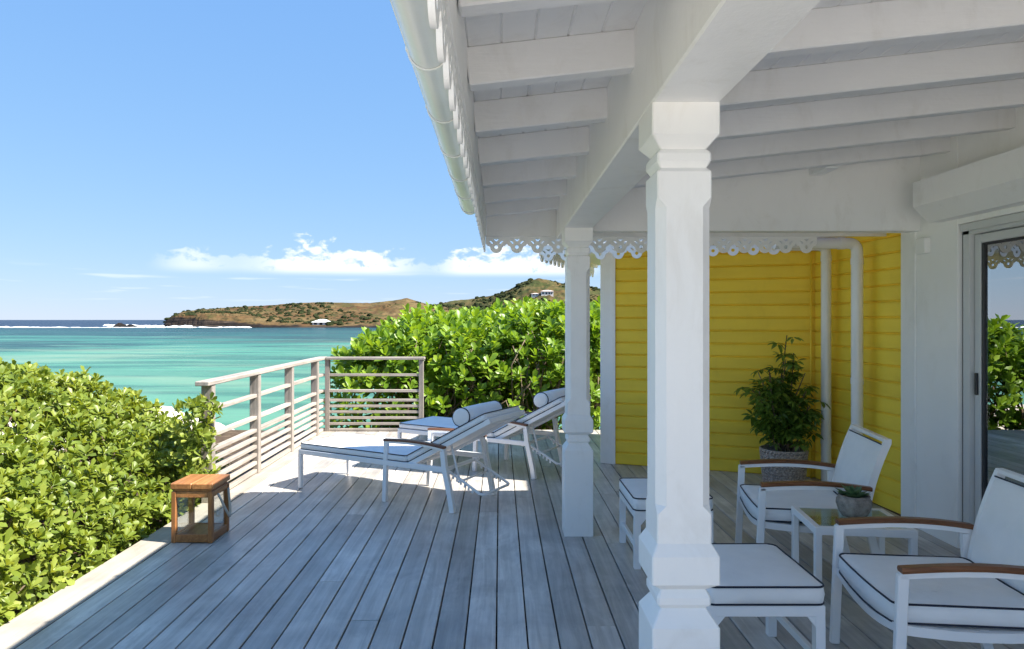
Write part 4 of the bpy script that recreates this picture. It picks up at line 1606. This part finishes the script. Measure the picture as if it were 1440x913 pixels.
# --- leaf helpers
def leaf_arrays(P, D, N, L, W, fold=0.18, droop=0.10, shape='obovate'):
    """P base points, D direction, N upper side, L lengths, W widths -> verts (n,8,3)"""
    if shape == 'obovate':
        T = np.array([[0, 0, 0], [0.45, 0, 0], [0.78, 0, 0], [1, 0, 0], [0.45, -0.36, 1], [0.78, -0.5, 1], [0.45, 0.36, 1], [0.78, 0.5, 1]], float)
    else:
        T = np.array([[0, 0, 0], [0.35, 0, 0], [0.70, 0, 0], [1, 0, 0], [0.35, -0.5, 1], [0.70, -0.36, 1], [0.35, 0.5, 1], [0.70, 0.36, 1]], float)
    S = np.cross(D, N)
    S /= np.linalg.norm(S, axis=1, keepdims=True) + 1e-9
    U = np.cross(S, D)
    t, w, e = T[:, 0], T[:, 1], T[:, 2]
    V = P[:, None, :] + D[:, None, :] * (L[:, None] * t)[..., None] + S[:, None, :] * (W[:, None] * w)[..., None]
    lift = (W[:, None] * fold * e[None] - L[:, None] * droop * (t ** 2)[None])
    return V + U[:, None, :] * lift[..., None]


LF = np.array([[0, 1, 4], [0, 6, 1], [1, 2, 5], [1, 5, 4], [1, 6, 7], [1, 7, 2], [2, 3, 5], [2, 7, 3]])


def leaf_mesh(name, V, rnd, mat):
    n = len(V)
    verts = V.reshape(-1, 3)
    faces = (LF[None] + (np.arange(n) * 8)[:, None, None]).reshape(-1, 3)
    me = bpy.data.meshes.new(name)
    me.from_pydata(verts, [], faces)
    at = me.attributes.new('rnd', 'FLOAT', 'POINT')
    at.data.foreach_set('value', np.repeat(rnd, 8).astype(np.float32))
    me.materials.append(MATS[mat])
    me.polygons.foreach_set('use_smooth', [True] * len(me.polygons))
    return me


def unit(v):
    return v / (np.linalg.norm(v, axis=-1, keepdims=True) + 1e-9)


def rosettes(C, A, nl, L, W, rng, open_=(0.5, 1.15), spread=0.02, base_rnd=None):
    """nl leaves round each centre C along axis A"""
    n = len(C)
    C_, A_ = np.repeat(C, nl, 0), np.repeat(A, nl, 0)
    k = np.tile(np.arange(nl), n)
    ref = np.where(np.abs(A_[:, 2:3]) < 0.9, np.array([[0, 0, 1.0]]), np.array([[1.0, 0, 0]]))
    e1 = unit(np.cross(A_, ref))
    e2 = np.cross(A_, e1)
    ph = k * 2.399963 + np.repeat(rng.uniform(0, 6.28, n), nl) + rng.normal(0, 0.2, n * nl)
    op = open_[0] + (open_[1] - open_[0]) * (k / max(nl - 1, 1)) + rng.normal(0, 0.13, n * nl)
    rad = e1 * np.cos(ph)[:, None] + e2 * np.sin(ph)[:, None]
    D = unit(A_ * np.cos(op)[:, None] + rad * np.sin(op)[:, None])
    Nn = unit(A_ * np.sin(op)[:, None] - rad * np.cos(op)[:, None])
    sz = rng.uniform(0.55, 1.2, n * nl)
    P = C_ - A_ * (spread * (k / nl))[:, None]
    rn = (np.repeat(rng.random(n) if base_rnd is None else base_rnd, nl) * 0.6 + rng.random(n * nl) * 0.4)
    rn = np.clip(rn + 0.18 * (1 - k / nl) - 0.09, 0, 1)
    return P, D, Nn, L * sz, W * sz, rn


def plant_mass(thing, P, D, N, L, W, rn, mat, n_single, score, fold=0.18, droop=0.10):
    """the best-seen leaves become parts of their own, the rest one joined part"""
    V = leaf_arrays(P, D, N, L, W, fold, droop)
    sel = np.argsort(-score)[:n_single]
    mask = np.zeros(len(P), bool)
    mask[sel] = True
    me = leaf_mesh('foliage', V[~mask], rn[~mask], mat)
    o = link('foliage', me, None, thing)
    o['kind'] = 'stuff'
    base = np.array(thing.location)
    for v in o.data.vertices[:0]:
        pass
    # unit leaves in a few shades, shared
    protos = []
    for q in range(6):
        Vq = leaf_arrays(np.zeros((1, 3)), np.array([[1.0, 0, 0]]), np.array([[0, 0, 1.0]]), np.array([1.0]), np.array([float(np.median(W / L))]), fold, droop)
        protos.append(leaf_mesh('leaf', Vq, np.array([(q + 0.5) / 6]), mat))
    for i in sel:
        s = unit(np.cross(D[i], N[i]))
        u = np.cross(s, D[i])
        M = Matrix(((D[i][0], -s[0], u[0]), (D[i][1], -s[1], u[1]), (D[i][2], -s[2], u[2])))
        lo = bpy.data.objects.new('leaf', protos[min(5, int(rn[i] * 6))])
        COL.objects.link(lo)
        lo.parent = thing
        lo.matrix_local = Matrix.Translation(Vector(P[i] - base)) @ M.to_4x4() @ Matrix.Scale(float(L[i]), 4)
    o.data.transform(Matrix.Translation(-Vector(base)))
    return o


def branches(thing, starts, ends, r0, r1, mat='twig', seed=0, kink=0.12):
    rnd = np.random.default_rng(seed)
    mb = MB(Matrix.Translation(-Vector(thing.location)))
    for a, b in zip(starts, ends):
        a, b = np.array(a, float), np.array(b, float)
        L = np.linalg.norm(b - a)
        m1 = a + (b - a) * 0.35 + rnd.normal(0, kink * L, 3) * np.array([1, 1, 0.3])
        m2 = a + (b - a) * 0.70 + rnd.normal(0, kink * L * 0.7, 3) * np.array([1, 1, 0.3])
        mb.tube([a, m1, m2, b], [r0, r0 * 0.8, (r0 + r1) / 2, r1], 5)
    o = mb.build('branches', mat, thing, smooth=True)
    o['kind'] = 'stuff'
    return o


# --- potted succulent on the table
sc_ = empty('succulent_pot', (1.895, 3.655, 0.4480))
pm_ = MB()
pm_.lathe([(0.045, 0.0), (0.060, 0.004), (0.078, 0.035), (0.088, 0.070), (0.086, 0.092), (0.076, 0.104), (0.080, 0.110), (0.078, 0.116), (0.066, 0.114), (0.064, 0.096), (0.0, 0.094)], 28)
pm_.build('pot', 'pot_stone', sc_, autosm=60)
rg_ = np.random.default_rng(3)
for k in range(34):
    ring_ = 0 if k < 6 else 1 if k < 18 else 2
    tilt = (0.25, 0.72, 1.15)[ring_] + rg_.normal(0, 0.08)
    Lk = (0.050, 0.078, 0.092)[ring_] * rg_.uniform(0.85, 1.1)
    a = k * 2.39996
    D = np.array([[math.sin(tilt) * math.cos(a), math.sin(tilt) * math.sin(a), math.cos(tilt)]])
    N_ = np.array([[-math.cos(tilt) * math.cos(a), -math.cos(tilt) * math.sin(a), math.sin(tilt)]])
    lm = leaf_mesh('leaf', leaf_arrays(np.array([[0.006 * math.cos(a), 0.006 * math.sin(a), 0.094]]), D, N_, np.array([Lk]), np.array([0.030]), 0.30, -0.12, 'lance'), np.array([rg_.random()]), 'succulent_leaf')
    lo = link('leaf', lm, None, sc_)
tag(sc_, 'small green succulent in a round grey stone pot on the glass table', 'potted plant')

# --- umbrella plant in a woven basket
up = empty('umbrella_plant', (2.56, 6.16, 0.0008))
bk = MB()
pf = [(0.165, 0.0)] + [(0.168 + 0.030 * z / 0.34 + 0.006 * math.sin(z * 95), z) for z in np.linspace(0.01, 0.34, 34)] + [(0.190, 0.345), (0.185, 0.30), (0.0, 0.295)]
bk.lathe(pf, 36)
basket = bk.build('basket', 'basket_weave', up, smooth=True)
wv = MB()
for r_ in range(14):
    z = 0.016 + r_ * 0.024
    for k in range(34):
        a = 2 * math.pi * (k + 0.5 * (r_ % 2)) / 34
        rr_ = 0.171 + 0.030 * z / 0.34
        c_, s_ = math.cos(a), math.sin(a)
        wv.cbox((rr_ * c_, rr_ * s_, z), (0.012, 0.030, 0.018), Matrix.Rotation(a, 3, 'Z') @ Matrix.Rotation(0.35, 3, 'X'), 0.005)
o = wv.build('weave', 'basket_weave', basket)
o['kind'] = 'stuff'
rg_ = np.random.default_rng(9)
stems, ends = [], []
tips = []
crown = []
for k in range(15):
    a = rg_.uniform(0, 6.28)
    top = np.array([0.10 * math.cos(a), 0.08 * math.sin(a), 0.62 + 0.52 * rg_.random()]) + rg_.normal(0, 0.05, 3)
    top[0] *= 1.7
    crown.append(top)
crown += [np.array([0.03, 0, 1.36]), np.array([0.10, 0.02, 1.20]), np.array([-0.15, -0.05, 1.05]), np.array([0.0, -0.05, 1.15]), np.array([0.22, 0.0, 0.72]), np.array([-0.24, -0.05, 0.86])]
mb = MB()
for top in crown:
    b0 = rg_.normal(0, 0.05, 3)
    b0[2] = 0.29
    mid = (b0 + top) / 2 + rg_.normal(0, 0.025, 3)
    mb.tube([b0, mid, top], [0.008, 0.007, 0.004], 6)
mb.build('stem', 'twig', up, smooth=True)
# compound leaf: seven hanging leaflets on a petiole
cmp = []
for v_ in range(4):
    nl = 7
    ang = np.linspace(0, 2 * math.pi, nl, endpoint=False) + rg_.normal(0, 0.15, nl)
    dr = 0.25 + rg_.normal(0, 0.12, nl)
    D = unit(np.stack([np.cos(ang), np.sin(ang), -dr], -1))
    N_ = unit(np.stack([np.cos(ang) * dr, np.sin(ang) * dr, np.ones(nl)], -1))
    Ls = rg_.uniform(0.075, 0.105, nl)
    Va = leaf_arrays(D * 0.012, D, N_, Ls, Ls * 0.40, 0.15, 0.22, 'lance')
    cmp.append(leaf_mesh('leaf', Va, rg_.random(nl) * 0.5 + v_ * 0.16, 'pot_leaf'))
pet = MB()
nleaf = 0
for top in crown:
    for j in range(13):
        fz = 0.26 + 0.74 * (j + rg_.random() * 0.5) / 13
        base_ = np.array([0, 0, 0.29]) * (1 - fz) + top * fz + rg_.normal(0, 0.012, 3)
        a = rg_.uniform(0, 6.28)
        ln = rg_.uniform(0.05, 0.13) * (1.2 - 0.5 * (top[2] > 1.1) * 1.0)
        e = base_ + np.array([math.cos(a) * ln, math.sin(a) * ln, rg_.uniform(-0.01, 0.06)])
        if e[2] < 0.36 and math.hypot(e[0], e[1]) < 0.22:
            e[2] = 0.37
        w = (Vector(e) + up.location)
        # stay clear of the wall behind
        loc = MW.inverted() @ w
        if loc.y > -0.13:
            continue
        pet.tube([base_, (base_ + e) / 2 + np.array([0, 0, 0.012]), e], 0.0022, 4)
        lo = inst('leaf', cmp[nleaf % 4], up, e, a)
        lo.rotation_euler = (rg_.normal(0, 0.35), rg_.normal(0.1, 0.35), a)
        s_ = rg_.uniform(0.75, 1.15)
        lo.scale = (s_, s_, s_)
        nleaf += 1
o = pet.build('petioles', 'pot_leaf', up)
o['kind'] = 'stuff'
tag(up, 'bushy umbrella plant in a woven basket against the yellow wall', 'potted plant')

# --- lantern
la = empty('wooden_lantern', (-2.065, 4.718, 0.0015), R(-1))
hw_, HL = 0.140, 0.345
for sx in (-1, 1):
    for sy in (-1, 1):
        MB().box(sx * hw_ - sx * 0.032, sx * hw_, sy * hw_ - sy * 0.032, sy * hw_, 0.0, HL, 0.004).build('post', 'lantern_wood', la)
for z0, z1 in ((0.004, 0.058), (0.305, HL - 0.002)):
    for s in (-1, 1):
        MB().box(-hw_ + 0.032, hw_ - 0.032, s * (hw_ - 0.003), s * (hw_ - 0.024), z0, z1, 0.003).build('rail', 'lantern_wood_flat', la)
        MB().box(s * (hw_ - 0.003), s * (hw_ - 0.024), -hw_ + 0.032, hw_ - 0.032, z0, z1, 0.003).build('rail', 'lantern_wood_flat', la)
MB().box(-hw_ + 0.03, hw_ - 0.03, -hw_ + 0.03, hw_ - 0.03, 0.040, 0.055, 0.002).build('floor_board', 'lantern_wood_flat', la)
MB().box(-hw_ + 0.012, hw_ - 0.012, -hw_ + 0.012, hw_ - 0.012, HL - 0.003, HL + 0.016, 0.002).build('lid_base', 'lantern_wood_flat', la)
lid = MB().box(-hw_ - 0.004, 0.0, -hw_ - 0.004, hw_ + 0.004, HL + 0.016, HL + 0.056, 0.005).build('lid_board', 'lantern_wood_flat', la)
MB().box(0.002, hw_ + 0.004, -hw_ - 0.004, hw_ + 0.004, HL + 0.016, HL + 0.056, 0.005).build('lid_board', 'lantern_wood_flat', la)
for s in (-1, 1):
    MB().box(-hw_ + 0.030, hw_ - 0.030, s * (hw_ - 0.012), s * (hw_ - 0.015), 0.058, 0.306, 0.0005).build('pane', 'lantern_glass', la)
    MB().box(s * (hw_ - 0.012), s * (hw_ - 0.015), -hw_ + 0.030, hw_ - 0.030, 0.058, 0.306, 0.0005).build('pane', 'lantern_glass', la)
rp = MB()
rp.tube([(hw_ + 0.004, -0.06, 0.312), (hw_ + 0.018, -0.045, 0.27), (hw_ + 0.026, 0.0, 0.20), (hw_ + 0.030, 0.055, 0.135), (hw_ + 0.024, 0.085, 0.118), (hw_ + 0.022, 0.10, 0.15), (hw_ + 0.012, 0.105, 0.24), (hw_ + 0.004, 0.108, 0.312)], 0.0085, 8)
rp.build('rope_handle', 'rope', la, smooth=True)
tag(la, 'small wooden lantern with glass sides and a rope handle on the deck edge', 'lantern')

# ------------------------------------------------------------------ planting
def hedge_top(x, y):
    d = np.clip(-2.40 - x, 0, 9)
    t = 0.72 + 0.31 * np.clip((d - 0.15) / 1.05, 0, 1)
    t = t + (fbm(x * 1.3, y * 1.3, 3, 7) - 0.5) * 0.30
    side = 1 - np.exp(-(d + 0.04) / 0.30)
    back = np.clip((6.75 - y) / 0.7, 0, 1) ** 0.5
    return -0.30 + (t + 0.30) * side * back


hed = empty('hedge', (-3.2, 4.0, -0.25))
rg_ = np.random.default_rng(21)


def surf_points(n, fn, x0, x1, y0, y1, rng, near=None):
    x = rng.uniform(x0, x1, n * 3)
    y = rng.uniform(y0, y1, n * 3)
    e = 0.03
    z = fn(x, y)
    zx = (fn(x + e, y) - fn(x - e, y)) / (2 * e)
    zy = (fn(x, y + e) - fn(x, y - e)) / (2 * e)
    area = np.sqrt(1 + zx ** 2 + zy ** 2)
    keep = rng.random(len(x)) < area / np.minimum(area.max(), 4.5)
    x, y, z, zx, zy = (q[keep][:n] for q in (x, y, z, zx, zy))
    return np.stack([x, y, z], -1), unit(np.stack([-zx, -zy, np.ones_like(zx)], -1))


Cs, As, Bs = [], [], []
for depth, cnt in ((0.0, 5600), (0.07, 4200), (0.16, 3000), (0.30, 1800)):
    C, Nn = surf_points(cnt, hedge_top, -7.0, -2.36, 1.3, 6.8, rg_)
    C = C - Nn * (depth + rg_.uniform(-0.045, 0.05, (len(C), 1)))
    A = unit(Nn * 0.75 + np.array([0.05, -0.05, 0.45]) + rg_.normal(0, 0.33, C.shape))
    Cs.append(C)
    As.append(A)
    Bs.append(np.clip(rg_.random(len(C)) * 0.55 + fbm(C[:, 0] * 2.2, C[:, 1] * 2.2, 2, 3) * 0.7 - 0.1, 0, 1))
# sprigs that poke through in front of the first railing post
C = np.stack([rg_.uniform(-2.52, -2.30, 90), rg_.uniform(5.25, 5.56, 90), rg_.uniform(0.15, 0.86, 90)], -1)
Cs.append(C)
As.append(unit(np.array([0.35, -0.35, 0.6]) + rg_.normal(0, 0.35, C.shape)))
Bs.append(rg_.random(90))
C, A, B = np.concatenate(Cs), np.concatenate(As), np.concatenate(Bs)
P, D, N_, L_, W_, rn = rosettes(C, A, 8, 0.075, 0.035, rg_, (0.45, 1.25), 0.03, B)
ok = (P[:, 0] < -2.475) | (P[:, 2] > 0.04)
ok &= ~((P[:, 0] > -2.475) & (P[:, 1] > 5.57) & (P[:, 2] < 1.0))
P, D, N_, L_, W_, rn = (q[ok] for q in (P, D, N_, L_, W_, rn))
vis = np.abs((P[:, 0] / P[:, 1]) * F + 703 - 150) < 150
depth_in = hedge_top(P[:, 0], P[:, 1]) - P[:, 2]
face_ = np.abs(np.einsum('ij,ij->i', N_, unit(np.array([0, 0, 1.5]) - P)))
score = np.where(vis & (depth_in < 0.05) & (P[:, 1] > 1.9) & (P[:, 1] < 5.0), L_ / P[:, 1] * (0.3 + face_), 0)
plant_mass(hed, P, D, N_, L_, W_, rn, 'hedge_leaf', 280, score)
st = np.stack([rg_.uniform(-5.5, -2.6, 260), rg_.uniform(1.6, 6.4, 260), np.full(260, -0.32)], -1)
en = st + rg_.normal(0, 0.22, st.shape)
en[:, 2] = hedge_top(en[:, 0], en[:, 1]) - 0.06
branches(hed, st, en, 0.010, 0.004, seed=5)
tag(hed, 'dense bright green clipped hedge along the deck edge by the lantern', 'hedge')

bush = empty('sea_lettuce_bush', (0.2, 11.0, -0.3))


def bush_top(x, y):
    prof = np.interp(x, [-2.5, -2.25, -1.95, -1.45, -1.0, -0.6, -0.25, 0.1, 0.6, 1.2, 2.2, 3.4], [0.2, 1.10, 1.22, 1.42, 1.36, 1.34, 1.36, 1.50, 1.50, 1.52, 1.60, 1.60])
    front = 1 - np.exp(-np.clip(y - 9.50, 0, 9) / 0.20)
    rear = np.clip((15.0 - y) / 1.0, 0, 1) ** 0.5
    n = (fbm(x * 1.1 + 3, y * 1.1, 3, 17) - 0.5) * 0.34
    rise = 0.03 * np.clip(y - 10, 0, 5)
    return -0.25 + (prof + n + rise + 0.25) * front * rear


rg_ = np.random.default_rng(33)
Cs, As, Bs = [], [], []
for depth, cnt in ((0.0, 1500), (0.16, 1000), (0.36, 700)):
    C, Nn = surf_points(cnt, bush_top, -2.45, 3.4, 9.5, 14.5, rg_)
    C = C - Nn * (depth + rg_.uniform(-0.12, 0.10, (len(C), 1)))
    A = unit(Nn * 0.55 + np.array([0.0, -0.12, 0.75]) + rg_.normal(0, 0.28, C.shape))
    Cs.append(C)
    As.append(A)
    Bs.append(np.clip(rg_.random(len(C)) * 0.6 + fbm(C[:, 0] * 1.5, C[:, 1] * 1.5, 2, 3) * 0.6 - 0.1, 0, 1))
C, A, B = np.concatenate(Cs), np.concatenate(As), np.concatenate(Bs)
# thin out the lower front so the stems show
low = (C[:, 2] < 0.60) & (rg_.random(len(C)) < 0.45)
C, A, B = C[~low], A[~low], B[~low]
# shaded leaves through the depth of the bush
Ci = np.stack([rg_.uniform(-2.0, 3.2, 1500), rg_.uniform(10.2, 13.8, 1500), rg_.uniform(-0.2, 1.15, 1500)], -1)
C = np.concatenate([C, Ci])
A = np.concatenate([A, unit(np.array([0, -0.3, 0.6]) + rg_.normal(0, 0.4, Ci.shape))])
B = np.concatenate([B, rg_.random(1500)])
P, D, N_, L_, W_, rn = rosettes(C, A, 11, 0.165, 0.072, rg_, (0.30, 1.30), 0.09, B)
loc = np.array(MW.inverted())
pw = P @ loc[:3, :3].T + loc[:3, 3]
ok = (P[:, 1] > 9.36) & (P[:, 2] > -0.25) & ~((pw[:, 0] > -0.22) & (pw[:, 1] < 3.6))
P, D, N_, L_, W_, rn = (q[ok] for q in (P, D, N_, L_, W_, rn))
depth_in = bush_top(P[:, 0], P[:, 1]) - P[:, 2]
xs_ = P[:, 0] / P[:, 1] * F + 703
face_ = np.abs(np.einsum('ij,ij->i', N_, unit(np.array([0, 0, 1.5]) - P)))
score = np.where((xs_ > 490) & (xs_ < 790) & (P[:, 1] < 10.1) & (P[:, 2] > 0.6), L_ / P[:, 1] * (0.3 + face_), 0)
plant_mass(bush, P, D, N_, L_, W_, rn, 'bush_leaf', 280, score, 0.12, 0.16)
nst = 240
st = np.stack([rg_.uniform(-2.1, 3.0, nst), rg_.uniform(9.75, 11.6, nst), np.full(nst, -0.32)], -1)
en = st + rg_.normal(0, 0.30, st.shape)
en[:, 1] = np.maximum(en[:, 1], 9.6)
en[:, 2] = np.minimum(bush_top(en[:, 0], en[:, 1]) - 0.05, 0.6 + rg_.random(nst) * 1.0)
m_ = np.array([(Matrix(MW).inverted() @ Vector(p)) for p in st])
k_ = ~((m_[:, 0] > -0.25) & (m_[:, 1] < 3.6))
branches(bush, st[k_], en[k_], 0.016, 0.006, seed=6)
tag(bush, 'tall bush with large bright green leaves behind the far railing', 'bush')
